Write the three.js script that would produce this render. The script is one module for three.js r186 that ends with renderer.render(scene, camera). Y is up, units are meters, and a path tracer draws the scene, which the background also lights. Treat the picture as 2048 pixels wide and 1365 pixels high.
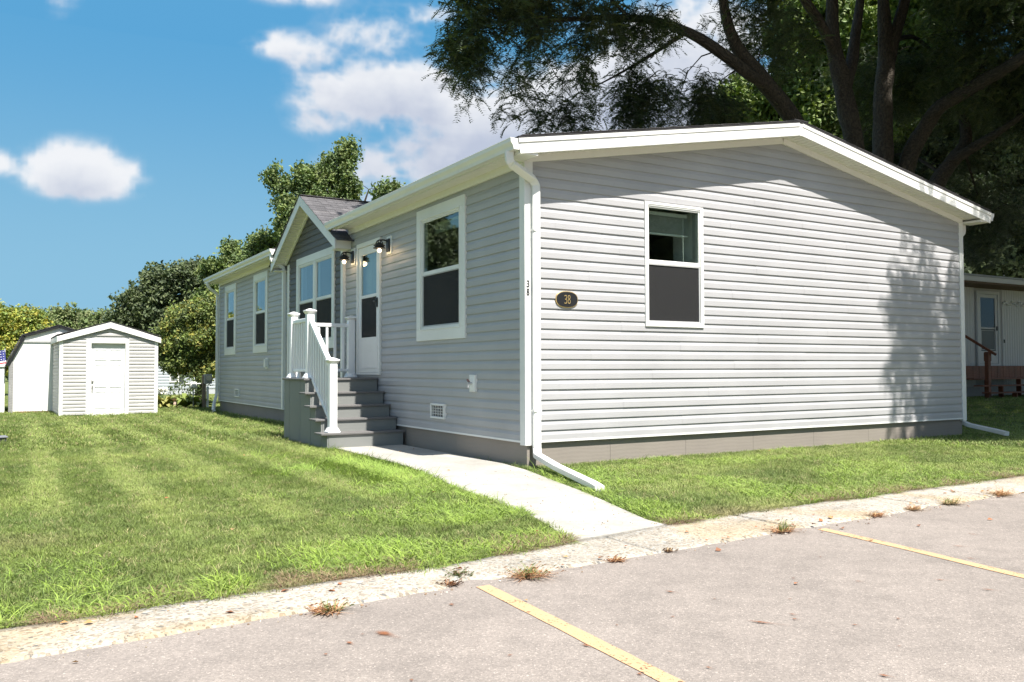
import * as THREE from 'three';
import { mergeGeometries } from 'three/addons/utils/BufferGeometryUtils.js';
import { RoundedBoxGeometry } from 'three/addons/geometries/RoundedBoxGeometry.js';
import { TextGeometry } from 'three/addons/geometries/TextGeometry.js';
import { FontLoader } from 'three/addons/loaders/FontLoader.js';

// ---------------------------------------------------------------- camera, sky, sun, exposure
const scene = new THREE.Scene();
const camera = new THREE.PerspectiveCamera(43.65, 1024 / 682, 0.1, 900);
camera.position.set(-4.9665, 1.0915, 8.0477);
camera.rotation.set(0.033128, -0.536694, -0.003327, 'YXZ');
camera.updateMatrixWorld(true);
const renderer = new THREE.WebGLRenderer({ antialias: true });
renderer.toneMapping = THREE.LinearToneMapping;
const EXPOSURE = 2.42;
renderer.toneMappingExposure = EXPOSURE;
renderer.shadowMap.enabled = true;
const SUN = new THREE.Vector3(0.056, 1.68, 1).normalize();
const sun = new THREE.DirectionalLight(new THREE.Color(1, 0.95, 0.88), 4.5);
sun.position.copy(SUN).multiplyScalar(70);
sun.castShadow = true; sun.shadow.radius = 1;
sun.shadow.mapSize.set(4096, 4096);
Object.assign(sun.shadow.camera, { left: -40, right: 40, top: 40, bottom: -40, near: 1, far: 160 });
scene.add(sun, sun.target);

// ---------------------------------------------------------------- random numbers and noise
function rng(seed) { let a = seed >>> 0; return () => { a = (a + 0x6d2b79f5) | 0; let t = Math.imul(a ^ (a >>> 15), 1 | a); t = (t + Math.imul(t ^ (t >>> 7), 61 | t)) ^ t; return ((t ^ (t >>> 14)) >>> 0) / 4294967296; }; }
const lerp = (a, b, t) => a + (b - a) * t, clamp = (x, a = 0, b = 1) => Math.min(b, Math.max(a, x));
const sstep = (a, b, x) => { const t = clamp((x - a) / (b - a)); return t * t * (3 - 2 * t); };
function hash3(x, y, z) { let h = Math.imul(x, 374761393) + Math.imul(y, 668265263) + Math.imul(z, 1274126177); h = Math.imul(h ^ (h >>> 13), 1274126177); return ((h ^ (h >>> 16)) >>> 0) / 4294967296; }
function noise3(x, y, z) {
  const X = Math.floor(x), Y = Math.floor(y), Z = Math.floor(z), f = (t) => t * t * (3 - 2 * t), u = f(x - X), v = f(y - Y), w = f(z - Z);
  const L = (a, b, t) => a + (b - a) * t;
  return L(L(L(hash3(X, Y, Z), hash3(X + 1, Y, Z), u), L(hash3(X, Y + 1, Z), hash3(X + 1, Y + 1, Z), u), v),
    L(L(hash3(X, Y, Z + 1), hash3(X + 1, Y, Z + 1), u), L(hash3(X, Y + 1, Z + 1), hash3(X + 1, Y + 1, Z + 1), u), v), w);
}
function fbm(x, y, z, o = 4) { let s = 0, a = 0.5, n = 0; for (let i = 0; i < o; i++) { s += a * noise3(x, y, z); n += a; x = x * 2.03 + 11.3; y = y * 2.03 + 4.7; z = z * 2.03 + 7.9; a *= 0.5; } return s / n; }
const srgb = (c) => (c <= 0.04045 ? c / 12.92 : Math.pow((c + 0.055) / 1.055, 2.4));
const lin = (r, g, b) => [srgb(r / 255), srgb(g / 255), srgb(b / 255)];

// ---------------------------------------------------------------- sky: air and clouds
{
  const W = 4096, H = 2048, data = new Float32Array(W * H * 4), R = rng(51);
  // clouds: azimuth (0 = -z, + toward +x), elevation, half sizes in degrees, weight
  const blobs = [
    [3.7, 11.7, 2.5, 1.6, 1.15], [2.6, 11.3, 1.6, 1.0, 0.9], [5.2, 11.2, 1.6, 0.9, 0.9], [6.4, 12.0, 0.9, 0.9, 0.45], [-0.6, 11.8, 1.2, 0.75, 0.9],
    [21.5, 17.6, 4.2, 2.0, 1.2], [26, 17.4, 4.0, 2.5, 1.2], [30, 16.3, 4.5, 3.0, 1.2], [27, 14.0, 5.0, 2.6, 0.85], [21.5, 13.2, 3.2, 1.5, 0.62], [33, 13.2, 6.0, 3.0, 0.9], [24, 11.5, 6.0, 1.6, 0.7],
    [15.6, 20.4, 2.0, 1.0, 0.72], [17.6, 19.8, 1.8, 1.1, 0.66], [21.8, 21.4, 3.2, 1.5, 0.7], [25, 22.6, 3.0, 1.0, 0.55], [17.6, 15.8, 1.5, 1.0, 0.55],
    [39, 17.5, 6.5, 4.0, 1.0], [44, 20, 6, 3.5, 0.8], [2.4, 21.4, 1.0, 1.2, 0.6], [15, 23.6, 4.0, 1.0, 0.75], [20, 25, 4, 1.4, 0.7],
  ];
  for (let k = 0; k < 150; k++) {   // the same fair-weather clouds go on all round
    const az = 55 + R() * 290, el = 4 + Math.pow(R(), 1.4) * 62, s = lerp(0.6, 1.6, R()) * (0.7 + el / 40);
    for (let j = 0; j < 3; j++) blobs.push([((az + (R() - 0.5) * 7 * s + 180) % 360) - 180, el + (R() - 0.5) * 2.2 * s, (2 + R() * 3) * s, (0.9 + R() * 1.3) * s, 0.6 + R() * 0.6]);
  }
  const grid = new Float32Array(W * H);
  for (const [az, el, ra, re, w] of blobs) {
    const ce = Math.max(0.35, Math.cos(el * Math.PI / 180)), rx = ra / ce;
    const y0 = Math.floor((el - 3 * re + 90) / 180 * H), y1 = Math.ceil((el + 3 * re + 90) / 180 * H), x0 = Math.floor((az - 3 * rx) / 360 * W), x1 = Math.ceil((az + 3 * rx) / 360 * W);
    for (let y = Math.max(0, y0); y < Math.min(H, y1); y++) for (let x = x0; x <= x1; x++) {
      const dx = (x / W * 360 - az) / rx, e = (y + 0.5) / H * 180 - 90; let dy = (e - el) / re; if (dy < 0) dy *= 1.25;
      const g = w * Math.exp(-(dx * dx + dy * dy)); if (g > 0.01) { const i = y * W + ((x % W) + W) % W; grid[i] = Math.max(grid[i], g) + 0.22 * Math.min(grid[i], g); }
    }
  }
  const billow = (x, y, z, o) => { let v = 0, a = 0.5, n = 0; for (let i = 0; i < o; i++) { v += a * (1 - Math.abs(noise3(x, y, z) * 2 - 1)); n += a; x = x * 2.07 + 3.1; y = y * 2.07 + 8.3; z = z * 2.07 + 1.7; a *= 0.55; } return v / n; };
  const dens = (x, y, dx, dy, dz) => {
    const g = grid[y * W + x], wx = 0.05 * (fbm(dx * 9, dy * 12, dz * 9, 3) - 0.5), n = fbm((dx + wx) * 13, dy * 19, (dz + wx) * 13, 4), n2 = billow((dx + wx) * 30 + 9, dy * 42, dz * 30, 6);
    return g * (0.62 + 0.75 * n) + ((n - 0.5) * 0.95 + (n2 - 0.62) * 0.95) * Math.min(1, g * 2.6);
  };
  const D = new Float32Array(W * H);
  for (let y = H / 2; y < H; y++) for (let x = 0; x < W; x++) if (grid[y * W + x] > 0.012) {
    const el = ((y + 0.5) / H - 0.5) * Math.PI, az = (x / W) * 2 * Math.PI;
    D[y * W + x] = dens(x, y, Math.sin(az) * Math.cos(el), Math.sin(el), -Math.cos(az) * Math.cos(el));
  }
  const zen = lin(56, 126, 196), mid = lin(94, 167, 216), low = lin(142, 194, 224), hor = lin(180, 211, 228);
  const dir = new THREE.Vector3();
  for (let y = 0; y < H; y++) for (let x = 0; x < W; x++) {
    // sample the azimuth of this texel: three.js equirect u = atan2(dir.z, dir.x)/2pi + 0.5
    const u = (x + 0.5) / W, phi = (u - 0.5) * 2 * Math.PI, el = ((y + 0.5) / H - 0.5) * Math.PI;
    dir.set(Math.cos(phi) * Math.cos(el), Math.sin(el), Math.sin(phi) * Math.cos(el));
    const e = Math.max(0, el * 180 / Math.PI), c = [0, 0, 0];
    const toSun = Math.max(0, dir.dot(SUN)), glow = 0.5 * Math.pow(toSun, 5) + 0.9 * Math.pow(toSun, 40);
    for (let k = 0; k < 3; k++) {
      let v = e < 4 ? lerp(hor[k], low[k], e / 4) : e < 20 ? lerp(low[k], mid[k], sstep(4, 22, e)) : lerp(mid[k], zen[k], sstep(18, 75, e));
      c[k] = v + glow * [0.55, 0.6, 0.62][k];
    }
    if (el > 0) {
      const az = Math.atan2(dir.x, -dir.z), sx = ((Math.round(az / (2 * Math.PI) * W) % W) + W) % W, i = y * W + sx, d = D[i];
      if (d > 0.1) {
        const up = Math.min(H - 1, y + 8), up2 = Math.min(H - 1, y + 22), up3 = Math.min(H - 1, y + 46), thick = clamp((D[up * W + sx] + D[up2 * W + sx] + D[up3 * W + sx]) * 0.36 - 0.22, 0, 1);
        const a = 0.25 * sstep(0.1, 0.5, d) + 0.75 * sstep(0.28, 0.8, d), lit = clamp(1.05 - 0.85 * thick);
        const top = lin(246, 247, 250), bot = lin(178, 188, 212);
        for (let k = 0; k < 3; k++) c[k] = lerp(c[k], lerp(bot[k], top[k], lit) * (1 + glow * 0.4), a * 0.95);
      }
    }
    const o = (y * W + x) * 4; for (let k = 0; k < 3; k++) data[o + k] = c[k] / EXPOSURE; data[o + 3] = 1;
  }
  const sky = new THREE.DataTexture(data, W, H, THREE.RGBAFormat, THREE.FloatType);
  sky.mapping = THREE.EquirectangularReflectionMapping; sky.magFilter = sky.minFilter = THREE.LinearFilter; sky.needsUpdate = true;
  scene.background = sky; scene.environment = sky;
}

// ---------------------------------------------------------------- textures (surface grain only)
function tile(size, freq, oct, seed) {   // periodic value noise, 0..1
  const out = new Float32Array(size * size); let amp = 1, norm = 0;
  for (let o = 0; o < oct; o++) {
    const f = freq << o, g = new Float32Array(f * f), R = rng(seed + o * 77); for (let i = 0; i < f * f; i++) g[i] = R();
    for (let y = 0; y < size; y++) { const fy = y / size * f, Y = Math.floor(fy), v = (fy - Y) * (fy - Y) * (3 - 2 * (fy - Y)); for (let x = 0; x < size; x++) {
      const fx = x / size * f, X = Math.floor(fx), u = (fx - X) * (fx - X) * (3 - 2 * (fx - X)), a = g[(Y % f) * f + X % f], b = g[(Y % f) * f + (X + 1) % f], c = g[((Y + 1) % f) * f + X % f], d = g[((Y + 1) % f) * f + (X + 1) % f];
      out[y * size + x] += amp * ((a + (b - a) * u) * (1 - v) + (c + (d - c) * u) * v); } }
    norm += amp; amp *= 0.6;
  }
  for (let i = 0; i < out.length; i++) out[i] /= norm; return out;
}
function tex(size, fn, metres, srgbMap = true) {   // fn(i, x, y) -> [r, g, b] 0..1 (display values for colour maps)
  const d = new Uint8Array(size * size * 4);
  for (let y = 0; y < size; y++) for (let x = 0; x < size; x++) { const i = y * size + x, c = fn(i, x, y); for (let k = 0; k < 3; k++) d[i * 4 + k] = clamp(c[k]) * 255; d[i * 4 + 3] = 255; }
  const t = new THREE.DataTexture(d, size, size); t.wrapS = t.wrapT = THREE.RepeatWrapping; t.magFilter = THREE.LinearFilter; t.minFilter = THREE.LinearMipmapLinearFilter; t.generateMipmaps = true;
  if (srgbMap) t.colorSpace = THREE.SRGBColorSpace; t.repeat.set(1 / metres, 1 / metres); t.needsUpdate = true; return t;
}
const grey = (v) => [v, v, v];
// stones: scattered pebbles in a matrix; returns {tone, height}
function stones(size, n, r0, r1, seed) {
  const tone = new Float32Array(size * size).fill(-1), hgt = new Float32Array(size * size), R = rng(seed);
  for (let k = 0; k < n; k++) {
    const cx = R() * size, cy = R() * size, r = lerp(r0, r1, R() * R()), t = R(), e = 0.6 + R() * 0.8, an = R() * 3.14, ca = Math.cos(an), sa = Math.sin(an);
    for (let y = -Math.ceil(r * 1.5); y <= r * 1.5; y++) for (let x = -Math.ceil(r * 1.5); x <= r * 1.5; x++) {
      const px = (x * ca + y * sa) * e, py = (-x * sa + y * ca) / e, q = (px * px + py * py) / (r * r); if (q > 1) continue;
      const i = (((cy + y) | 0) + size) % size * size + (((cx + x) | 0) + size) % size; tone[i] = t; hgt[i] = Math.sqrt(1 - q);
    }
  }
  return { tone, hgt };
}
const T = {};
{
  const S = 1024, n1 = tile(S, 8, 5, 11), n2 = tile(S, 128, 2, 23), st = stones(S, 15000, 1.2, 4.6, 3);
  T.asphalt = tex(S, (i) => { const b = 0.548 + (n1[i] - 0.5) * 0.10 + (n2[i] - 0.5) * 0.11; const s = st.tone[i]; const v = s < 0 ? b - 0.05 : b + (s - 0.45) * 0.17; return [v * 1.065, v * 1.003, v * 0.952]; }, 1.1);
  T.asphaltB = tex(S, (i) => grey(0.35 + (n2[i] - 0.5) * 0.35 + st.hgt[i] * 0.45), 1.1, false);
  const s2 = stones(S, 5200, 2, 15, 8), m1 = tile(S, 6, 5, 31), m2 = tile(S, 96, 3, 37);
  T.paint = tex(S, (i) => { const v = 0.97 - 0.45 * sstep(0.62, 0.72, m2[i] * 0.6 + m1[i] * 0.4) - (st.tone[i] > 0.9 ? 0.1 : 0) + (n2[i] - 0.5) * 0.06; return grey(v); }, 1.0);
  T.kerb = tex(S, (i) => { const s = s2.tone[i], b = 0.735 + (m1[i] - 0.5) * 0.2 + (m2[i] - 0.5) * 0.12; if (s < 0) return [b * 1.01, b * 0.975, b * 0.915]; const v = s > 0.96 ? 0.5 : b * 0.92 + (s - 0.45) * 0.26; return s > 0.6 ? [v * 0.98, v * 0.98, v * 0.96] : [v * 1.03, v * 0.965, v * 0.87]; }, 1.0);
  T.kerbB = tex(S, (i) => grey(0.3 + (m2[i] - 0.5) * 0.5 + s2.hgt[i] * 0.4 + (m1[i] - 0.5) * 0.3), 1.0, false);
  const c1 = tile(512, 4, 6, 41), c2 = tile(512, 64, 3, 43);
  T.concrete = tex(512, (i) => { const v = 0.80 + (c1[i] - 0.5) * 0.22 + (c2[i] - 0.5) * 0.10; return [v * 1.0, v * 0.985, v * 0.95]; }, 1.7);
  T.concreteB = tex(512, (i) => grey(c2[i] * 0.6 + c1[i] * 0.4), 1.7, false);
  const l1 = tile(1024, 10, 6, 61), l2 = tile(1024, 160, 2, 67);
  T.soil = tex(1024, (i) => { const g = clamp(l1[i] * 1.5 - 0.3), f = (l2[i] - 0.5) * 0.3; return [lerp(0.36, 0.45, g) + f * 0.8, lerp(0.38, 0.44, g) + f * 0.8, lerp(0.20, 0.27, g) + f * 0.5]; }, 2.3);
  const k1 = tile(512, 6, 4, 71), k2 = tile(512, 32, 3, 73);
  const barkH = (i, x, y) => { const w = k1[i] * 5, r = Math.abs(Math.sin((x / 512 * 14 + w) * Math.PI)); return 0.25 + 0.6 * Math.pow(r, 0.6) * (0.55 + 0.6 * k2[i]); };
  T.bark = tex(512, (i, x, y) => { const h = barkH(i, x, y), v = 0.16 + h * 0.24 + (k2[i] - 0.5) * 0.12; return [v * 1.08, v * 1.0, v * 0.88]; }, 1);
  T.barkB = tex(512, (i, x, y) => grey(barkH(i, x, y)), 1, false);
  const g1 = tile(256, 64, 2, 81), g2 = tile(256, 6, 3, 83);
  T.shingle = tex(256, (i) => { const v = 0.40 + (g1[i] - 0.5) * 0.34 + (g2[i] - 0.5) * 0.1; return [v * 1.01, v * 0.99, v]; }, 0.45);
  const w1 = tile(512, 4, 4, 91), w2 = tile(512, 32, 3, 93);
  const grain = (i, x, y) => { const s = (y + w1[i] * 46) / 512; return 0.5 + 0.5 * Math.sin(s * 6.283 * 19 + w2[i] * 2.2); };
  T.woodB = tex(512, (i, x, y) => grey(grain(i, x, y) * 0.7 + w2[i] * 0.3), 0.8, false);
  T.wood = tex(512, (i, x, y) => { const v = 0.80 + 0.12 * grain(i, x, y) + (w1[i] - 0.5) * 0.3; return grey(v); }, 0.8);
  T.vinylB = tex(512, (i, x, y) => grey(0.6 * grain(i, x, y) + 0.4 * w2[i]), 0.5, false);
  T.dirt = tex(512, (i) => { const v = 0.955 + (c1[i] - 0.5) * 0.09; return [v, v * 0.998, v * 0.99]; }, 2.1);
}
// ---------------------------------------------------------------- materials
function mat(rgb, rough = 0.6, extra = {}) { const m = new THREE.MeshStandardMaterial({ roughness: rough, ...extra }); m.color.setRGB(...rgb); m.side = THREE.DoubleSide; return m; }
function phys(rgb, rough, extra = {}) { const m = new THREE.MeshPhysicalMaterial({ roughness: rough, ...extra }); m.color.setRGB(...rgb); m.side = THREE.DoubleSide; return m; }
const M = {
  siding: mat([0.418, 0.416, 0.432], 0.48, { bumpMap: T.vinylB, bumpScale: 0.0003, map: T.dirt }),
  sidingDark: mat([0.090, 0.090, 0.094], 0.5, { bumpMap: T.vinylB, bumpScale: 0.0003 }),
  shedSiding: mat([0.46, 0.452, 0.448], 0.5, { map: T.dirt }),
  trim: mat([0.80, 0.80, 0.79], 0.38, { map: T.dirt }),
  metalWhite: mat([0.78, 0.78, 0.765], 0.32, { map: T.dirt }),
  soffit: mat([0.76, 0.75, 0.71], 0.5),
  skirt: mat([0.265, 0.235, 0.208], 0.75, { map: T.dirt, bumpMap: T.woodB, bumpScale: 0.0006 }),
  sheath: mat([0.42, 0.42, 0.42], 0.9),
  interior: mat([0.34, 0.32, 0.29], 0.9),
  carpet: mat([0.12, 0.105, 0.09], 1),
  shingle: mat([0.62, 0.62, 0.63], 0.95, { map: T.shingle }),
  shingle2: mat([0.52, 0.52, 0.53], 0.95, { map: T.shingle }),
  shingle3: mat([0.74, 0.73, 0.73], 0.95, { map: T.shingle }),
  roofDark: mat([0.20, 0.20, 0.205], 0.95, { map: T.shingle }),
  porchGrey: mat([0.215, 0.224, 0.218], 0.62, { map: T.dirt, bumpMap: T.woodB, bumpScale: 0.0003 }),
  porchTread: mat([0.15, 0.145, 0.145], 0.6, { map: T.dirt, bumpMap: T.woodB, bumpScale: 0.0005 }),
  vinylWhite: mat([0.82, 0.82, 0.815], 0.3),
  glass: phys([0.80, 0.855, 0.825], 0.02, { transmission: 1, thickness: 0, ior: 1.85, metalness: 0 }),
  screen: mat([0.010, 0.010, 0.011], 0.8, { transparent: true, opacity: 0.84 }),
  black: mat([0.012, 0.012, 0.013], 0.42),
  steel: mat([0.38, 0.37, 0.35], 0.35, { metalness: 0.6 }),
  gold: mat([0.62, 0.45, 0.2], 0.35, { metalness: 0.7 }),
  bulb: mat([0.9, 0.85, 0.7], 0.3, { emissive: new THREE.Color(1, 0.78, 0.48), emissiveIntensity: 2.4 }),
  blind: mat([0.80, 0.81, 0.78], 0.5),
  asphalt: mat([0.92, 0.92, 0.92], 0.92, { map: T.asphalt, bumpMap: T.asphaltB, bumpScale: 0.0035, vertexColors: true }),
  yellow: mat([0.56, 0.345, 0.19], 0.85, { map: T.paint, bumpMap: T.asphaltB, bumpScale: 0.003 }),
  kerb: mat([0.70, 0.695, 0.69], 0.93, { map: T.kerb, bumpMap: T.kerbB, bumpScale: 0.006, vertexColors: true }),
  concrete: mat([0.57, 0.562, 0.547], 0.88, { map: T.concrete, bumpMap: T.concreteB, bumpScale: 0.0015 }),
  soil: mat([0.9, 0.9, 0.9], 1, { map: T.soil, vertexColors: true }),
  bark: mat([0.50, 0.48, 0.46], 0.95, { map: T.bark, bumpMap: T.barkB, bumpScale: 0.025 }),
  redwood: mat([0.235, 0.068, 0.026], 0.6, { map: T.wood, bumpMap: T.woodB, bumpScale: 0.001 }),
};
function leafMat(r, g, b, t = 0.4) { return phys([r, g, b], 0.75, { transmission: t, thickness: 0 }); }

// ---------------------------------------------------------------- builders
const taken = {};
function numbered(n) { const k = (taken[n] = (taken[n] ?? -1) + 1); return k ? n + '_' + String(k).padStart(3, '0') : n; }
function add(name, geo, m, parent) { const o = new THREE.Mesh(geo, m); o.name = name; parent.add(o); return o; }
function grp(name, parent, pos = [0, 0, 0], turn = 0) { const g = new THREE.Group(); g.name = name; g.position.set(...pos); g.rotation.y = turn; parent.add(g); return g; }
function thing(name, label, category, pos = [0, 0, 0], turn = 0, group) { const g = grp(numbered(name), scene, pos, turn); g.userData = { label, category }; if (group) g.userData.group = group; return g; }
function setting(name, geo, m) { const o = geo ? new THREE.Mesh(geo, m) : new THREE.Group(); o.name = name; o.userData.kind = 'structure'; scene.add(o); return o; }
const bx = (x0, x1, y0, y1, z0, z1) => { const g = new THREE.BoxGeometry(Math.abs(x1 - x0), Math.abs(y1 - y0), Math.abs(z1 - z0)); g.translate((x0 + x1) / 2, (y0 + y1) / 2, (z0 + z1) / 2); boxUv(g); return g; };
function rbx(x0, x1, y0, y1, z0, z1, r = 0.006) { const g = new RoundedBoxGeometry(Math.abs(x1 - x0), Math.abs(y1 - y0), Math.abs(z1 - z0), 1, r); g.translate((x0 + x1) / 2, (y0 + y1) / 2, (z0 + z1) / 2); boxUv(g); return g.index ? g.toNonIndexed() : g; }
function boxUv(g) {   // uv in metres from the dominant axis; the longer way runs along u
  const p = g.attributes.position, n = g.attributes.normal, uv = new Float32Array(p.count * 2);
  for (let i = 0; i < p.count; i++) { const a = Math.abs(n.getX(i)), b = Math.abs(n.getY(i)), c = Math.abs(n.getZ(i)), x = p.getX(i), y = p.getY(i), z = p.getZ(i); if (a >= b && a >= c) { uv[i * 2] = z; uv[i * 2 + 1] = y; } else if (b >= c) { uv[i * 2] = x; uv[i * 2 + 1] = z; } else { uv[i * 2] = x; uv[i * 2 + 1] = y; } }
  g.setAttribute('uv', new THREE.BufferAttribute(uv, 2)); return g;
}
function merge(list) { return mergeGeometries(list.map((g) => { const h = g.index ? g.toNonIndexed() : g; for (const k of Object.keys(h.attributes)) if (!['position', 'normal', 'uv'].includes(k)) h.deleteAttribute(k); return h; })); }
function raw(pos, uv, colors) { const g = new THREE.BufferGeometry(); g.setAttribute('position', new THREE.Float32BufferAttribute(pos, 3)); if (!uv) { uv = new Float32Array(pos.length / 3 * 2); } g.setAttribute('uv', new THREE.Float32BufferAttribute(uv, 2)); if (colors) g.setAttribute('color', new THREE.Float32BufferAttribute(colors, 3)); g.computeVertexNormals(); return g; }
// a profile [[out, up], ...] drawn along local x from a to b, in steps, with a small waver
function drawn(profile, a, b, step = 0.5, waver = 0, seed = 0, lift = 0) {
  const n = Math.max(1, Math.round((b - a) / step)), pos = [], uv = [];
  const pt = (k, j) => { const u = a + (b - a) * k / n, [o, y] = profile[j]; const w = waver ? waver * (fbm(u * 0.9 + seed * 3.1, seed * 7.7, 0.3, 2) - 0.5) * 2 + waver * 0.7 * (noise3(u * 1.7, seed, y * 9 + 4) - 0.5) : 0; return [u, y, o + w + lift]; };
  for (let k = 0; k < n; k++) for (let j = 0; j + 1 < profile.length; j++) {
    const A = pt(k, j), B = pt(k + 1, j), C = pt(k + 1, j + 1), D = pt(k, j + 1);
    pos.push(...A, ...B, ...C, ...A, ...C, ...D); uv.push(A[0], A[1], B[0], B[1], C[0], C[1], A[0], A[1], C[0], C[1], D[0], D[1]);
  }
  return raw(pos, uv);
}
const H = 0.1143, LAP = [[0.0, 0.0], [0.0148, 0.0], [0.0163, 0.003], [0.0152, 0.0640], [0.0128, 0.0720], [0.0080, 0.0825], [0.0040, 0.0970], [0.0018, 0.1160]];
function lapClip(y0, lo, hi) {   // the part of one course that lies between lo and hi
  const out = [];
  for (let j = 0; j + 1 < LAP.length; j++) {
    let [o1, a] = LAP[j], [o2, b] = LAP[j + 1]; a += y0; b += y0;
    if (b < lo || a > hi) continue;
    const f = (y) => (b - a < 1e-6 ? 0 : (y - a) / (b - a)); const p = a < lo ? [lerp(o1, o2, f(lo)), lo] : [o1, a], q = b > hi ? [lerp(o1, o2, f(hi)), hi] : [o2, b];
    if (!out.length) out.push(p); out.push(q);
  }
  return out;
}
// lap siding on a wall in local coordinates (x along, y up, z out); span(y) gives the x range of a course; holes are [x0, x1, y0, y1]
function siding(parent, m, yBase, yTop, span, holes, seed, z = 0, seam = 3.66) {
  for (let i = 0; yBase + i * H < yTop - 0.01; i++) {
    const y0 = yBase + i * H, y1 = y0 + H; let [a, b] = span(y0); if (b - a < 0.05) continue;
    const cuts = [a, b]; for (const h of holes) if (h[3] > y0 && h[2] < y1) { cuts.push(clamp(h[0], a, b), clamp(h[1], a, b)); }
    const xs = [...new Set(cuts)].sort((p, q) => p - q);
    const runs = [];
    for (let k = 0; k + 1 < xs.length; k++) {
      const c = (xs[k] + xs[k + 1]) / 2; if (xs[k + 1] - xs[k] < 0.01) continue;
      let parts = [[y0, Math.min(y1 + 0.002, yTop + 0.1)]];
      for (const h of holes) if (c > h[0] && c < h[1] && h[3] > y0 && h[2] < y1) parts = parts.flatMap(([l, u]) => [[l, Math.min(u, h[2])], [Math.max(l, h[3]), u]]).filter(([l, u]) => u - l > 0.008);
      for (const [l, u] of parts) { const last = runs[runs.length - 1]; if (last && last[1] === xs[k] && last[2] === l && last[3] === u) last[1] = xs[k + 1]; else runs.push([xs[k], xs[k + 1], l, u]); }
    }
    for (const [p, q, l, u] of runs) {
      const off = (i * 1.37 + seed * 0.9) % seam; let s = p; let k = Math.ceil((p - off + 0.25) / seam); let odd = 0;
      while (s < q - 0.001) { let e = Math.min(q, off + k * seam); if (q - e < 0.3) e = q; const prof = lapClip(y0, l, u); if (prof.length > 1) add('siding_plank', drawn(prof, s, e, 0.6, 0.00045, seed * 31 + i * 1.7 + k * 0.37, z + (odd % 2 ? 0.0018 : 0)), m, parent); s = e; k++; odd++; }
    }
  }
}
// a flat wall with rectangular openings, thickness t behind z = 0
function wallBody(outline, holes, t) {
  const s = new THREE.Shape(outline.map(([x, y]) => new THREE.Vector2(x, y)));
  for (const [x0, x1, y0, y1] of holes) s.holes.push(new THREE.Path([[x0, y0], [x1, y0], [x1, y1], [x0, y1]].map(([x, y]) => new THREE.Vector2(x, y))));
  const g = new THREE.ExtrudeGeometry(s, { depth: t, bevelEnabled: false }); g.translate(0, 0, -t); return g;
}
function sweep(points, w, d, ref, n = 26) {   // a rectangular pipe w wide (along ref) and d deep
  const c = new THREE.CatmullRomCurve3(points.map((p) => new THREE.Vector3(...p)), false, 'catmullrom', 0.08), pos = [], uv = [], rings = [];
  const R = new THREE.Vector3(...ref), len = c.getLength(); const steps = Math.max(n, Math.round(len / 0.03));
  for (let k = 0; k <= steps; k++) {
    const p = c.getPointAt(k / steps), t = c.getTangentAt(k / steps), b = new THREE.Vector3().crossVectors(t, R).normalize(), a = new THREE.Vector3().crossVectors(b, t).normalize(), ring = [], ch = 0.2;
    for (const [i, j] of [[1 - ch, 1], [-1 + ch, 1], [-1, 1 - ch], [-1, -1 + ch], [-1 + ch, -1], [1 - ch, -1], [1, -1 + ch], [1, 1 - ch]]) ring.push(p.clone().addScaledVector(a, i * w / 2).addScaledVector(b, j * d / 2));
    rings.push(ring);
  }
  for (let k = 0; k < steps; k++) for (let j = 0; j < 8; j++) { const A = rings[k][j], B = rings[k][(j + 1) % 8], C = rings[k + 1][(j + 1) % 8], D = rings[k + 1][j]; for (const q of [A, B, C, A, C, D]) { pos.push(q.x, q.y, q.z); uv.push(q.y, q.x + q.z); } }
  for (const e of [0, steps]) for (let j = 1; j < 7; j++) for (const q of [rings[e][0], rings[e][j], rings[e][j + 1]]) { pos.push(q.x, q.y, q.z); uv.push(q.x, q.z); }
  return raw(pos, uv);
}
function tubeGeo(pts, sides = 8, rough = 0, seed = 1, step = 0.25) {   // pts [x, y, z, radius]; a tapering limb
  const c = new THREE.CatmullRomCurve3(pts.map((p) => new THREE.Vector3(p[0], p[1], p[2]))), len = c.getLength(), n = Math.max(2, Math.round(len / step)), pos = [], uv = [], rings = [];
  let a = new THREE.Vector3(1, 0.1, 0.2), v = 0;
  for (let k = 0; k <= n; k++) {
    const s = k / n, p = c.getPoint(s), t = c.getTangent(s), f = s * (pts.length - 1), i = Math.min(pts.length - 2, Math.floor(f)), r = lerp(pts[i][3], pts[i + 1][3], f - i);
    a.addScaledVector(t, -a.dot(t)).normalize(); const b = new THREE.Vector3().crossVectors(t, a), ring = [];
    for (let j = 0; j <= sides; j++) { const th = (j % sides) / sides * 2 * Math.PI, rr = r * (1 + rough * (noise3(Math.cos(th) * 2 + seed * 5, Math.sin(th) * 2, len * s * 1.3) - 0.5) * 2); ring.push([p.x + (a.x * Math.cos(th) + b.x * Math.sin(th)) * rr, p.y + (a.y * Math.cos(th) + b.y * Math.sin(th)) * rr, p.z + (a.z * Math.cos(th) + b.z * Math.sin(th)) * rr, j / sides * Math.max(0.5, Math.round(r * 4)), len * s / 2.6]); }
    rings.push(ring);
  }
  const idx = [], P = [], U = []; for (const ring of rings) for (const q of ring) { P.push(q[0], q[1], q[2]); U.push(q[3], q[4]); }
  const w = sides + 1; for (let k = 0; k < n; k++) for (let j = 0; j < sides; j++) { const A = k * w + j; idx.push(A, A + 1, A + w + 1, A, A + w + 1, A + w); }
  const g = new THREE.BufferGeometry(); g.setAttribute('position', new THREE.Float32BufferAttribute(P, 3)); g.setAttribute('uv', new THREE.Float32BufferAttribute(U, 2)); g.setIndex(idx); g.computeVertexNormals(); return g;
}
const font = await new FontLoader().loadAsync('fonts/droid/droid_sans_bold.typeface.json');
const fontThin = await new FontLoader().loadAsync('fonts/droid/droid_sans_regular.typeface.json');
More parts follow.
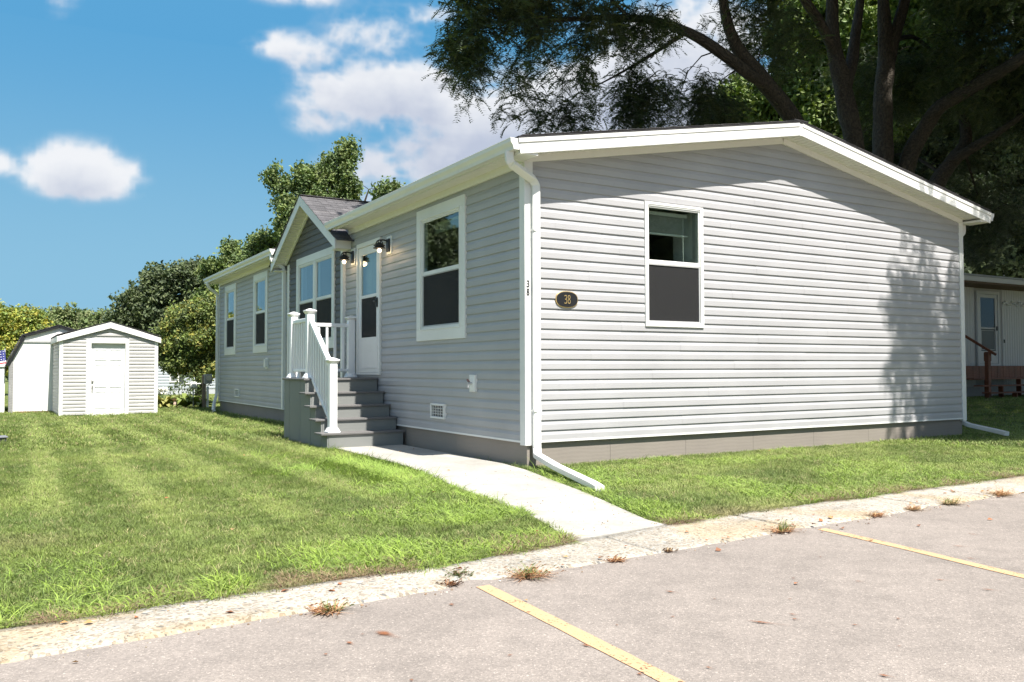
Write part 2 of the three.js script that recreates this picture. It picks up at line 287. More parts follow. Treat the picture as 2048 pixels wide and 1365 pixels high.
function text(s, size, depth, f = font, sx = 1) { const g = new TextGeometry(s, { font: f, size, depth, curveSegments: 5, bevelEnabled: false }); g.computeBoundingBox(); const b = g.boundingBox; g.translate(-(b.min.x + b.max.x) / 2, -(b.min.y + b.max.y) / 2, 0); g.scale(sx, 1, 1); return g; }

// ---------------------------------------------------------------- setting: ground, lawn, road, kerb, path
const kerbOut = (x) => 4.05 - 0.055 * x;
const KI = [[-40, 6.0], [-12, 4.27], [-4.97, 3.87], [-2.84, 3.79], [-1.8, 3.6], [-0.44, 3.43], [3.77, 3.32], [20, 2.75], [60, 1]];
function kerbIn(x) { for (let i = 0; i + 1 < KI.length; i++) if (x <= KI[i + 1][0]) return lerp(KI[i][1], KI[i + 1][1], clamp((x - KI[i][0]) / (KI[i + 1][0] - KI[i][0]))); return 1; }
const groundY = (x, z) => 0.30 * sstep(9.5, 16, x) + 0.02 * (fbm(x * 0.35, 3, z * 0.35, 2) - 0.5) * sstep(0.4, 2, Math.hypot(Math.max(0, -x - 0.2), Math.max(0, z)) + (x > 9 ? 2 : 0));
setting('ground', (() => { const g = new THREE.PlaneGeometry(1200, 1200, 1, 1).rotateX(-Math.PI / 2).translate(0, -0.12, 0), p = g.attributes.position, uv = []; const col = []; for (let i = 0; i < p.count; i++) { uv.push(p.getX(i), p.getZ(i)); col.push(0.8, 1, 0.6); } g.setAttribute('uv', new THREE.Float32BufferAttribute(uv, 2)); g.setAttribute('color', new THREE.Float32BufferAttribute(col, 3)); return g; })(), M.soil);
const PATH_L = [[-1.04, -3.34], [-1.06, -2.0], [-1.10, -0.67], [-1.27, 0.3], [-1.47, 1.56], [-1.57, 2.46], [-1.68, 3.0], [-1.87, 3.62]];
const PATH_R = [[-0.05, -3.34], [-0.05, -1.5], [-0.06, -0.4], [-0.16, 0.25], [-0.40, 1.16], [-0.63, 2.06], [-0.76, 2.54], [-0.92, 3.1], [-1.02, 3.46]];
function edgeAt(E, z) { if (z <= E[0][1]) return E[0][0]; for (let i = 0; i + 1 < E.length; i++) if (z <= E[i + 1][1]) return lerp(E[i][0], E[i + 1][0], (z - E[i][1]) / (E[i + 1][1] - E[i][1])); return E[E.length - 1][0]; }
const dryness = (x, z) => sstep(0.52, 0.78, fbm(x * 0.55 + 3, 1.7, z * 0.55, 4) * 0.8 + 0.25 * sstep(0.55, 0.0, kerbIn(x) - z));
setting('lawn', (() => {   // one sheet from the kerb to far behind the houses
  const xs = [], zs = []; for (let x = -60; x < -12; x += 3) xs.push(x); for (let x = -12; x < 14; x += 0.35) xs.push(x); for (let x = 14; x <= 80; x += 3) xs.push(x);
  for (let k = 0; k <= 34; k++) zs.push(k * 0.25); for (let k = 1; k <= 60; k++) zs.push(8.5 + k * 0.5); for (let k = 1; k <= 22; k++) zs.push(38.5 + k * 5);
  const pos = [], col = [], uv = [], idx = [];
  for (const k of zs) for (const x of xs) { const z = kerbIn(x) + 0.12 - k, y = groundY(x, z) - 0.004, d = dryness(x, z); pos.push(x, y, z); uv.push(x, z); col.push(lerp(0.85, 1.5, d), lerp(1.02, 1.22, d), lerp(0.62, 0.9, d)); }
  for (let j = 0; j + 1 < zs.length; j++) for (let i = 0; i + 1 < xs.length; i++) { const a = j * xs.length + i; idx.push(a, a + 1, a + xs.length + 1, a, a + xs.length + 1, a + xs.length); }
  const g = new THREE.BufferGeometry(); g.setAttribute('position', new THREE.Float32BufferAttribute(pos, 3)); g.setAttribute('uv', new THREE.Float32BufferAttribute(uv, 2)); g.setAttribute('color', new THREE.Float32BufferAttribute(col, 3)); g.setIndex(idx); g.computeVertexNormals(); return g;
})(), M.soil);
const road = setting('road', (() => {
  const pos = [], col = [], uv = [], idx = [], nx = 150, nz = 46;
  for (let j = 0; j <= nz; j++) for (let i = 0; i <= nx; i++) {
    const x = -22 + 50 * i / nx, z = kerbOut(x) - 0.1 + (j < 36 ? j * 0.14 : 5.04 + (j - 36) * 4); pos.push(x, 0, z); uv.push(x, z);
    const n = fbm(x * 0.9, 2, z * 0.9, 4), n2 = fbm(x * 3.1, 8, z * 3.1, 3), v = 0.97 + (n - 0.5) * 0.26 + (n2 - 0.5) * 0.14; col.push(v * 1.01, v, v * 0.985);
  }
  for (let j = 0; j < nz; j++) for (let i = 0; i < nx; i++) { const a = j * (nx + 1) + i; idx.push(a, a + nx + 1, a + nx + 2, a, a + nx + 2, a + 1); }
  const g = new THREE.BufferGeometry(); g.setAttribute('position', new THREE.Float32BufferAttribute(pos, 3)); g.setAttribute('uv', new THREE.Float32BufferAttribute(uv, 2)); g.setAttribute('color', new THREE.Float32BufferAttribute(col, 3)); g.setIndex(idx); g.computeVertexNormals(); return g;
})(), M.asphalt);
// parking lines: worn yellow paint, ragged edges
function parkingLine(pts, w, seed) {
  const c = new THREE.CatmullRomCurve3(pts.map(([x, z]) => new THREE.Vector3(x, 0.003, z))), pos = [], uv = [], n = 70, L = []; const len = c.getLength();
  for (let k = 0; k <= n; k++) { const p = c.getPointAt(k / n), s = len * k / n, a = w / 2 + 0.006 * (fbm(s * 9, seed, 1, 2) - 0.5), b = w / 2 + 0.006 * (fbm(s * 14, seed, 5, 2) - 0.5); L.push([p.x - a, p.y, p.z, p.x + b]); }
  for (let k = 0; k < n; k++) { const A = L[k], B = L[k + 1]; pos.push(A[0], A[1], A[2], B[0], B[1], B[2], B[3], B[1], B[2], A[0], A[1], A[2], B[3], B[1], B[2], A[3], A[1], A[2]); for (const [q, e] of [[A, 0], [B, 0], [B, 3], [A, 0], [B, 3], [A, 3]]) uv.push(q[e], q[2]); }
  add('parking_line', raw(pos, uv), M.yellow, road);
}
parkingLine([[-2.885, 4.255], [-2.915, 4.94], [-2.955, 5.74], [-2.995, 6.6], [-3.04, 7.6], [-3.1, 9.2]], 0.078, 1);
parkingLine([[-0.19, 4.12], [-0.27, 4.8], [-0.38, 5.55], [-0.45, 6.6], [-0.5, 9]], 0.078, 2);
parkingLine([[2.66, 3.95], [2.6, 4.8], [2.5, 6], [2.42, 9]], 0.078, 3);
// rust stains soaked into the asphalt
{
  const S = 128, n = tile(S, 8, 4, 5);
  const shape = (streak) => tex(S, (i, x, y) => { const u = (x / S - 0.5) * 2, v = y / S; const head = Math.exp(-((u * u) / 0.10 + (v - 0.2) * (v - 0.2) / 0.018)), tail = v > 0.2 ? Math.exp(-(u * u) / 0.07) * Math.pow(1 - (v - 0.2) / 0.8, 1.6) * streak : 0; return grey(clamp((head * 0.95 + tail * 0.75) * (0.25 + 1.4 * n[i]) - 0.10)); }, 1, false);
  const a1 = shape(1.0), a2 = shape(0.12); const m1 = mat([0.20, 0.075, 0.028], 0.95, { alphaMap: a1, transparent: true }), m2 = mat([0.20, 0.075, 0.03], 0.95, { alphaMap: a2, transparent: true });
  const put = (x, z, w, l, turn, m) => { const g = new THREE.PlaneGeometry(w * 1.9, l * 1.35).rotateX(-Math.PI / 2).rotateY(turn).translate(x, 0.0062, z); add('rust_stain', g, m, road); };
  for (const [x, z, w, l, t] of [[-3.59, 4.78, 0.075, 0.17, 3.5], [-3.77, 4.79, 0.035, 0.07, 3.3], [-3.18, 4.50, 0.035, 0.05, 3], [-2.98, 5.31, 0.03, 0.08, 3.4], [-2.15, 4.86, 0.03, 0.08, 3.7], [-2.13, 5.48, 0.03, 0.20, 3.75], [-1.95, 5.43, 0.02, 0.06, 3.7], [-2.0, 5.48, 0.025, 0.05, 3.7], [-1.85, 5.67, 0.02, 0.05, 3.7], [0.07, 4.98, 0.025, 0.13, 3.8], [-0.81, 5.41, 0.022, 0.10, 3.8], [-0.79, 5.65, 0.022, 0.11, 3.8], [-2.27, 6.12, 0.03, 0.07, 3.6], [-3.01, 5.65, 0.03, 0.04, 3], [-3.73, 5.28, 0.022, 0.03, 3], [-2.75, 5.73, 0.02, 0.04, 3.4], [-3.9, 4.86, 0.025, 0.03, 3], [-0.2, 5.2, 0.02, 0.09, 3.8], [0.5, 4.8, 0.02, 0.09, 3.8], [-1.2, 5.2, 0.018, 0.06, 3.8]]) put(x, z, w, l, t, m1);
  const R = rng(404); for (let k = 0; k < 26; k++) put(-4.6 + R() * 7.5, 4.5 + R() * 1.6, 0.02 + R() * 0.02, 0.02 + R() * 0.02, R() * 6, m2);
}
// kerb: old cast slabs with broken edges
{
  const kerb = setting('kerb');
  const joints = [-22, -15, -9.2, -7.1, -2.92, -1.62, -0.32, 1.32, 2.2, 3.9, 6.4, 9.6, 13, 18, 26];
  for (let s = 0; s + 1 < joints.length; s++) {
    const a = joints[s] + 0.003, b = joints[s + 1] - 0.003, near = a > -8 && b < 7, n = Math.max(2, Math.round((b - a) / (near ? 0.035 : 0.4))), rows = [], dy = (hash3(s, 3, 1) - 0.5) * 0.012, R = hash3(s, 9, 2) * 0.06 - 0.03;
    for (let k = 0; k <= n; k++) {
      const x = lerp(a, b, k / n), chip = 0.03 * fbm(x * 13, 1, 0.1, 5) + 0.02 * sstep(0.66, 0.85, noise3(x * 7.3, 2, 7)), zo0 = kerbOut(x) - chip, zi = kerbIn(x) + 0.03 * (fbm(x * 3, 4, 1, 3) - 0.5), top = 0.013 + dy * 0.5 + 0.006 * (fbm(x * 2, 6, 1, 2) - 0.5), bite = 0.10 * Math.exp(-Math.pow((x + 2.92) / 0.10, 2)) + 0.05 * Math.exp(-Math.pow((x + 0.32) / 0.06, 2)) + 0.06 * Math.exp(-Math.pow((x - 1.32) / 0.08, 2));
      const zo = zo0 - bite, endw = Math.min(k, n - k) === 0 ? 0.004 : 0, prof = [[zo + 0.012, -0.06], [zo + 0.010, -0.004], [zo - 0.006 - 0.012 * noise3(x * 15, 3, 9), 0.006 + 0.006 * (noise3(x * 22, 1, 1) - 0.5)], [zo - 0.045, top - 0.002 + 0.006 * (noise3(x * 18, 2, 4) - 0.5)]];
      for (let j = 1; j <= 6; j++) prof.push([lerp(zo - 0.045, zi, j / 6), top + 0.005 * (fbm(x * 9, j * 1.3, 2, 2) - 0.5) - endw]); prof.push([zi - 0.01, -0.06]);
      rows.push(prof.map(([z, y]) => [x, y, z]));
    }
    const pos = [], uv = [], idx = [], col = [], w = rows[0].length;
    for (const row of rows) for (const [x, y, z] of row) { pos.push(x, y, z); uv.push(x, z + y); const v = 0.97 + R + (fbm(x * 1.2, 4, z * 2, 3) - 0.5) * 0.25, st = sstep(0.52, 0.7, fbm(x * 2.3, 9, z * 2.3, 4)); col.push(v * lerp(1, 0.97, st), v * lerp(0.99, 0.88, st), v * lerp(0.965, 0.72, st)); }
    for (let k = 0; k < n; k++) for (let j = 0; j + 1 < w; j++) { const A = k * w + j; idx.push(A, A + w, A + w + 1, A, A + w + 1, A + 1); }
    for (const k of [0, n]) for (let j = 1; j + 1 < w; j++) idx.push(k * w, k * w + j, k * w + j + 1);
    const g = new THREE.BufferGeometry(); g.setAttribute('position', new THREE.Float32BufferAttribute(pos, 3)); g.setAttribute('uv', new THREE.Float32BufferAttribute(uv, 2)); g.setAttribute('color', new THREE.Float32BufferAttribute(col, 3)); g.setIndex(idx); g.computeVertexNormals();
    add('kerb_slab', g, M.kerb, kerb);
  }
}
// concrete path: slabs between the kerb and the steps
{
  const path = setting('path'); const cuts = [-3.34, -1.55, 0.35, 2.0, 3.7];
  for (let s = 0; s + 1 < cuts.length; s++) {
    const z0 = cuts[s] + (s ? 0.004 : 0), z1 = cuts[s + 1] - 0.004, n = 24, pos = [], uv = [], last = s + 2 === cuts.length;
    const row = (k) => { let z = lerp(z0, z1, k / n), l = edgeAt(PATH_L, z), r = edgeAt(PATH_R, z), y = 0.016; if (last) { const zl = Math.min(z, kerbIn(l) - 0.005), zr = Math.min(z, kerbIn(r) - 0.005); return [[l, y, lerp(z0, kerbIn(l) - 0.004, k / n)], [r, y, lerp(z0, kerbIn(r) - 0.004, k / n)]]; } return [[l, y, z], [r, y, z]]; };
    for (let k = 0; k < n; k++) { const [a, b] = row(k), [d, c] = row(k + 1); for (const q of [a, d, c, a, c, b]) { pos.push(...q); uv.push(q[0], q[2]); } for (const [p, q] of [[a, d], [c, b]]) { const P = [p[0], -0.06, p[2]], Q = [q[0], -0.06, q[2]]; for (const v of [p, P, Q, p, Q, q]) { pos.push(...v); uv.push(v[2], v[1]); } } }
    for (const k of [0, n]) { const [a, b] = row(k); const A = [a[0], -0.06, a[2]], B = [b[0], -0.06, b[2]]; for (const v of [a, b, B, a, B, A]) { pos.push(...v); uv.push(v[0], v[1]); } }
    add('path_slab', raw(pos, uv), M.concrete, path);
  }
}

// ---------------------------------------------------------------- the home
const LEN = 15.75, WID = 8.25, RX = WID / 2, PITCH = 0.1835, EAVE_IN = 3.401, BASE = 0.29, OV = 0.33;
const frieze = (x) => EAVE_IN + PITCH * (RX - Math.abs(x - RX));           // lower edge of the frieze board on the gable
const home = thing('manufactured_home', 'long light grey vinyl-sided home with white trim, dormer and house number 38', 'house', [0, 0, 0]);
// openings, [along, along, low, high]; the long wall runs along z (local x = world z)
const W_GABLE = [1.69, 2.64, 1.605, 3.135], W1 = [-2.855, -1.395, 1.484, 3.30], W2 = [-12.0, -10.78, 1.484, 3.29], W3 = [-15.0, -13.775, 1.484, 3.28], DOOR = [-5.205, -4.205, 1.012, 3.135];
const DZ0 = -9.10, DZ1 = -5.80, DW = [-8.48, -6.245, 1.474, 3.258];        // dormer bay and its double window
const shrink = ([a, b, c, d], s) => [a + s, b - s, c + s, d - s];
{
  // foundation skirting, set back under the siding
  for (let k = 0; k < 7; k++) { const a = k * (WID / 7), b = a + WID / 7 - 0.003; add('skirting_board', bx(a + (k ? 0 : 0.03), b - (k === 6 ? 0.03 : 0), -0.1, BASE + 0.02, -0.07, -0.022), M.skirt, home); }
  for (let k = 0; k < 9; k++) { const a = -LEN + k * (LEN / 9) + 0.02, b = a + LEN / 9 - 0.003; const g = bx(a, b - (k === 8 ? 0.035 : 0), -0.1, BASE + 0.02, -0.07, -0.022).rotateY(-Math.PI / 2); add('skirting_board', g, M.skirt, home); }
  add('skirting_board', bx(WID - 0.07, WID - 0.03, -0.1, BASE + 0.02, -LEN, -0.08), M.skirt, home);
  add('skirting_corner', rbx(0.012, 0.05, -0.1, BASE - 0.03, -0.06, -0.004, 0.004), M.skirt, home);
  // gable wall
  const gw = grp('gable_wall', home);
  add('wall_sheathing', wallBody([[0, BASE], [WID, BASE], [WID, EAVE_IN + 0.1], [RX, EAVE_IN + 0.1 + PITCH * RX], [0, EAVE_IN + 0.1]], [shrink(W_GABLE, 0.05)], 0.12), M.sheath, gw);
  siding(gw, M.siding, BASE, frieze(RX), (y) => { const d = y + 0.02 > EAVE_IN ? (y - EAVE_IN) / PITCH : 0; return [0.03 + Math.max(0, d), WID - 0.03 - Math.max(0, d)]; }, [shrink(W_GABLE, 0.012)], 1);
  add('starter_strip', bx(0.02, WID - 0.02, BASE - 0.018, BASE + 0.004, -0.01, 0.021), M.trim, gw);
  // long wall facing the path
  const lw = grp('front_wall', home, [0, 0, 0], -Math.PI / 2);
  const holes = [W1, W2, W3, DOOR].map((h) => shrink(h, 0.05)), bay = [DZ0, DZ1, BASE - 0.1, 4];
  add('wall_sheathing', wallBody([[-LEN, BASE], [0, BASE], [0, EAVE_IN + 0.08], [-LEN, EAVE_IN + 0.08]], [...holes, [-8.4, -6.33, 1.55, 3.18]], 0.12), M.sheath, lw);
  siding(lw, M.siding, BASE, 3.37, () => [-LEN + 0.03, -0.03], [...[W1, W2, W3].map((h) => shrink(h, 0.012)), shrink(DOOR, 0.012), bay], 2);
  add('starter_strip', bx(-LEN, -0.02, BASE - 0.018, BASE + 0.004, -0.01, 0.021), M.trim, lw);
  // far and back walls
  add('back_wall', bx(0.0, WID, BASE, EAVE_IN, -LEN, -LEN + 0.12), M.siding, home);
  add('side_wall', bx(WID - 0.12, WID - 0.0, BASE, EAVE_IN + 0.08, -LEN + 0.121, -0.121), M.siding, home);
  // rooms: floor, ceiling, partitions
  add('room_floor', bx(0.125, WID - 0.125, 0.84, 0.94, -LEN + 0.125, -0.125), M.carpet, home);
  add('room_ceiling', bx(0.125, WID - 0.125, 3.30, 3.34, -LEN + 0.125, -0.125), M.interior, home);
  for (const z of [-3.7, -9.6, -12.9]) add('partition', bx(0.13, WID - 0.13, 0.94, 3.30, z - 0.1, z), M.interior, home);
  add('partition', bx(4.6, 4.7, 0.94, 3.30, -LEN + 0.13, -0.13), M.interior, home);
  // corner posts
  const post = (x0, x1, z0, z1, y1 = 3.44) => add('corner_post', rbx(x0, x1, BASE - 0.045, y1, z0, z1, 0.005), M.trim, home);
  post(-0.026, 0.085, -0.09, 0.026); post(WID - 0.075, WID + 0.026, -0.09, 0.026); 
  add('corner_post', rbx(-0.024, 0.08, BASE - 0.04, 3.42, -LEN - 0.02, -LEN + 0.08, 0.005), M.trim, home);
  // frieze boards
  const fl = Math.hypot(RX, RX * PITCH), ang = Math.atan(PITCH);
  for (const s of [-1, 1]) { const g = rbx(0, fl, 0, 0.085, 0.0, 0.034, 0.003).translate(-fl, 0, 0).rotateZ(ang); if (s > 0) g.scale(-1, 1, 1), flip(g); g.translate(RX, frieze(RX), 0.0); add('frieze_board', g, M.soffit, home); }
  for (const [a, b] of [[-5.62, -0.02], [-LEN, -9.42]]) { add('frieze_board', rbx(-0.034, 0, 3.365, 3.452, a, b, 0.003), M.soffit, home); }
}
function flip(g) { const p = g.attributes.position, n = g.attributes.normal; for (let i = 0; i < p.count; i += 3) for (const at of [p, n, g.attributes.uv]) { const s = at.itemSize; for (let k = 0; k < s; k++) { const t = at.array[(i + 1) * s + k]; at.array[(i + 1) * s + k] = at.array[(i + 2) * s + k]; at.array[(i + 2) * s + k] = t; } } return g; }
// ribbed soffit panels: local x along, z across
const soffitRib = []; { for (let k = 0; k < 4; k++) { const a = k * 0.0762; soffitRib.push([a, 0], [a + 0.052, 0], [a + 0.056, 0.011], [a + 0.072, 0.011]); } soffitRib.push([0.3048, 0]); }
function soffitGeo(width) { const pos = []; for (let i = 0; i + 1 < soffitRib.length; i++) { const [a, y] = soffitRib[i], [b, w] = soffitRib[i + 1]; pos.push(a, y, 0, b, w, 0, b, w, width, a, y, 0, b, w, width, a, y, width); } return raw(pos); }
{
  // rake soffits and fascia on the gable
  const sg = soffitGeo(OV - 0.02), n = 14;
  for (const s of [-1, 1]) for (let k = 0; k < n; k++) {
    const o = add('soffit_panel', sg, M.soffit, home), d = k * 0.3048 * Math.cos(Math.atan(PITCH)); if (d > RX + 0.24) continue;
    o.rotation.z = s * -Math.atan(PITCH); o.position.set(RX + s * d, frieze(RX) + 0.078 - d * PITCH, 0.012); if (s < 0) { o.rotation.set(0, Math.PI, 0); o.rotation.order = 'XYZ'; o.rotation.set(0, Math.PI, -Math.atan(PITCH)); o.position.z = OV - 0.008; }
  }
  const L = (RX + 0.262) / Math.cos(Math.atan(PITCH)), prof = [[0, 0], [0.012, 0], [0.014, 0.006], [0.013, 0.055], [0.0105, 0.058], [0.013, 0.061], [0.0125, 0.11], [0.010, 0.113], [0.0125, 0.116], [0.0135, 0.16], [0, 0.16]];
  for (const s of [-1, 1]) {
    const g = drawn(prof, 0, L, 0.4, 0.0016, s + 9); if (s > 0) g.rotateZ(-Math.atan(PITCH)); else g.scale(-1, 1, 1), flip(g), g.rotateZ(Math.atan(PITCH));
    g.translate(RX, frieze(RX) + 0.042, OV - 0.008); g.computeVertexNormals(); add('rake_fascia', g, M.metalWhite, home);
    // folded drip edge in lengths that lap over each other
    for (let k = 0; k < 3; k++) { const a = k * L / 3, b = Math.min(L, a + L / 3 + 0.06), h = drawn([[0.006, 0.118], [0.020, 0.121], [0.0215, 0.165], [0.012, 0.170], [-0.06, 0.170]], a, b, 0.2, 0.003, s * 3 + k * 5.3, k * 0.0012); if (s > 0) h.rotateZ(-Math.atan(PITCH)); else h.scale(-1, 1, 1), flip(h), h.rotateZ(Math.atan(PITCH)); h.translate(RX, frieze(RX) + 0.042, OV - 0.008); h.computeVertexNormals(); add('drip_edge', h, M.metalWhite, home); }
  }
  add('fascia_joint', rbx(RX - 0.035, RX + 0.035, frieze(RX) + 0.036, frieze(RX) + 0.198, OV - 0.004, OV + 0.008, 0.003), M.metalWhite, home);
  // roof slopes
  const rs = grp('roof', home), ridgeY = frieze(RX) + 0.042 + 0.172, ew = RX + 0.285, t = Math.atan(PITCH), SL = ew / Math.cos(t);
  const inL = (RX - 0.03) / Math.cos(t);
  for (const [s, len, a, b] of [[1, SL, -LEN - 0.33, OV + 0.016], [-1, SL, -5.72, OV + 0.016], [-1, inL, -9.31, -5.721], [-1, SL, -LEN - 0.33, -9.311]]) { const g = bx(0, len, 0, 0.022, a, b).rotateZ(-t); if (s < 0) g.scale(-1, 1, 1), flipI(g); g.translate(RX, ridgeY, 0); add('roof_slope', g, M.roofDark, rs); }
  for (const [s, len, a, b] of [[1, SL - 0.05, -LEN - 0.3, OV - 0.02], [-1, SL - 0.05, -5.74, OV - 0.02], [-1, inL - 0.02, -9.29, -5.741], [-1, SL - 0.05, -LEN - 0.3, -9.291]]) { const g = bx(0, len, -0.03, -0.002, a, b).rotateZ(-t); if (s < 0) g.scale(-1, 1, 1), flipI(g); g.translate(RX, ridgeY, 0); add('roof_deck', g, M.sheath, rs); }
  // rows of shingle tabs along the rake edge and the eave, where they show
  const tabG = bx(-0.16, 0.16, 0, 0.006, -0.16, 0.0); 
  for (let k = 0; k < 30; k++) { const s = k < 15 ? -1 : 1, d = (k % 15) * 0.295 + 0.15, o = add('shingle', tabG, k % 3 ? M.shingle2 : M.roofDark, rs); o.rotation.z = -s * (t - 0.018); o.position.set(RX + s * d * Math.cos(t), ridgeY + 0.025 - d * Math.sin(t), OV + 0.021); }
  add('ridge_cap', bx(-0.14, 0.14, 0, 0.012, -LEN - 0.33, OV + 0.02).translate(RX, ridgeY + 0.018, 0), M.roofDark, rs);
  // eave side: fascia, level soffit, gutter
  const sgl = soffitGeo(0.25);
  for (const [a, b] of [[-5.62, 0.30], [-16.05, -9.40]]) {
    add('eave_fascia', bx(-0.272, -0.254, 3.425, 3.565, a, b), M.metalWhite, home);
    for (let z = a; z < b - 0.3; z += 0.3048) { const o = add('soffit_panel', sgl, M.soffit, home); o.rotation.y = -Math.PI / 2; o.position.set(-0.006, 3.447, z); }
  }
  for (const [a, b] of [[WID + 0.254, WID + 0.272]]) { add('eave_fascia', bx(a, b, 3.425, 3.565, -16.05, 0.30), M.metalWhite, home); add('eave_soffit', bx(WID + 0.03, WID + 0.254, 3.445, 3.452, -16.0, 0.0), M.soffit, home); }
  const KP = [[0.0, 0.118], [0.0, 0.0], [0.072, 0.0], [0.076, 0.03], [0.083, 0.045], [0.104, 0.072], [0.108, 0.082], [0.108, 0.112], [0.113, 0.115], [0.112, 0.122], [0.100, 0.122]];
  const cap = new THREE.ShapeGeometry(new THREE.Shape(KP.slice(0, 10).map(([o, y]) => new THREE.Vector2(o, y))));
  const gut = (a, b, x0, sgn) => { const g = drawn(KP, a, b, 0.6, 0.001, 5); g.rotateY(-Math.PI / 2 * sgn); const o = add('gutter', g, M.metalWhite, home); o.position.set(x0, 3.438, 0);
    for (const z of [a, b]) { const e = add('end_cap', cap, M.metalWhite, o); e.rotation.y = sgn > 0 ? Math.PI : 0; e.position.z = sgn > 0 ? z : z; } };
  gut(-5.84, OV, -0.273, 1); gut(-16.06, -9.28, -0.273, 1);
  { const g = drawn(KP, -OV, 16.06, 1, 0.001, 8).rotateY(Math.PI / 2), o = add('gutter', g, M.metalWhite, home); o.position.set(WID + 0.273, 3.438, 0); for (const z of [OV]) { const e = add('end_cap', cap, M.metalWhite, o); e.position.z = z; } }
  // closing the box where rake and eave meet
  add('eave_return', bx(-0.262, -0.03, 3.405, 3.44, 0.0, OV - 0.012), M.soffit, home);
  add('eave_return', bx(WID + 0.03, WID + 0.262, 3.405, 3.44, 0.0, OV - 0.012), M.soffit, home);
  // downspouts
  add('downspout', sweep([[-0.325, 3.44, 0.20], [-0.325, 3.36, 0.20], [-0.30, 3.315, 0.195], [0.04, 3.205, 0.082], [0.092, 3.155, 0.064], [0.101, 3.08, 0.060], [0.101, 0.30, 0.060], [0.099, 0.20, 0.066], [0.06, 0.145, 0.14], [-0.16, 0.10, 0.85], [-0.42, 0.058, 1.80], [-0.48, 0.044, 2.0]], 0.09, 0.06, [0.96, 0, 0.28]), M.metalWhite, home);
  for (const y of [0.62, 2.63]) add('downspout_strap', bx(0.052, 0.150, y, y + 0.024, 0.018, 0.0925), M.metalWhite, home);
  add('downspout', sweep([[-0.325, 3.44, -15.70], [-0.325, 3.36, -15.70], [-0.27, 3.28, -15.71], [-0.10, 3.16, -15.73], [-0.07, 3.05, -15.73], [-0.07, 0.55, -15.73], [-0.09, 0.40, -15.70], [-0.17, 0.22, -15.55], [-0.26, 0.06, -15.2], [-0.29, 0.045, -15.0]], 0.085, 0.065, [0, 0, 1]), M.metalWhite, home);
  add('downspout', sweep([[-0.325, 3.44, -9.36], [-0.325, 3.33, -9.36], [-0.10, 3.18, -9.30], [-0.085, 3.05, -9.29], [-0.085, 0.3, -9.29]], 0.085, 0.065, [0, 0, 1]), M.metalWhite, home);
  add('downspout', sweep([[WID + 0.325, 3.44, -0.16], [WID + 0.325, 3.33, -0.16], [WID + 0.12, 3.2, -0.13], [WID + 0.075, 3.1, -0.13], [WID + 0.075, 0.34, -0.13], [WID + 0.08, 0.22, -0.09], [WID + 0.10, 0.17, 0.02], [WID + 0.05, 0.11, 0.45], [WID - 0.02, 0.08, 0.68]], 0.085, 0.065, [1, 0, 0]), M.metalWhite, home);
}
function flipI(g) { const h = g.index; if (!h) return flip(g); for (let i = 0; i < h.count; i += 3) { const a = h.getX(i + 1); h.setX(i + 1, h.getX(i + 2)); h.setX(i + 2, a); } return g; }

// windows; local x along the wall, y up, z out
function ring([a, b, c, d], l, r, t, bo, z0, z1, rad = 0.004) { return merge([rbx(a, b, d - t, d, z0, z1, rad), rbx(a, b, c, c + bo, z0, z1, rad), rbx(a, a + l, c + bo, d - t, z0, z1, rad), rbx(b - r, b, c + bo, d - t, z0, z1, rad)]); }
function sashPair(g, [a, b, c, d], mid, zf, screen = true) {   // glass unit inside the casing
  add('frame', ring([a, b, c, d], 0.03, 0.03, 0.03, 0.035, zf - 0.09, zf), M.trim, g);
  const up = [a + 0.03, b - 0.03, mid, d - 0.03], lo = [a + 0.03, b - 0.03, c + 0.035, mid + 0.012];
  add('upper_sash', ring(up, 0.018, 0.018, 0.018, 0.05, zf - 0.035, zf - 0.010, 0.003), M.trim, g);
  add('lower_sash', ring(lo, 0.022, 0.022, 0.02, 0.032, zf - 0.085, zf - 0.055, 0.003), M.trim, g);
  add('upper_pane', bx(up[0] + 0.015, up[1] - 0.015, up[2] + 0.045, up[3] - 0.015, zf - 0.024, zf - 0.022), M.glass, g);
  add('lower_pane', bx(lo[0] + 0.02, lo[1] - 0.02, lo[2] + 0.03, lo[3] - 0.018, zf - 0.071, zf - 0.069), M.glass, g);
  if (screen) { add('screen_frame', ring([lo[0], lo[1], lo[2], mid], 0.016, 0.016, 0.014, 0.018, zf - 0.033, zf - 0.012, 0.003), M.sheath, g); add('insect_screen', bx(lo[0] + 0.014, lo[1] - 0.014, lo[2] + 0.016, mid - 0.012, zf - 0.024, zf - 0.0225), M.screen, g); }
}
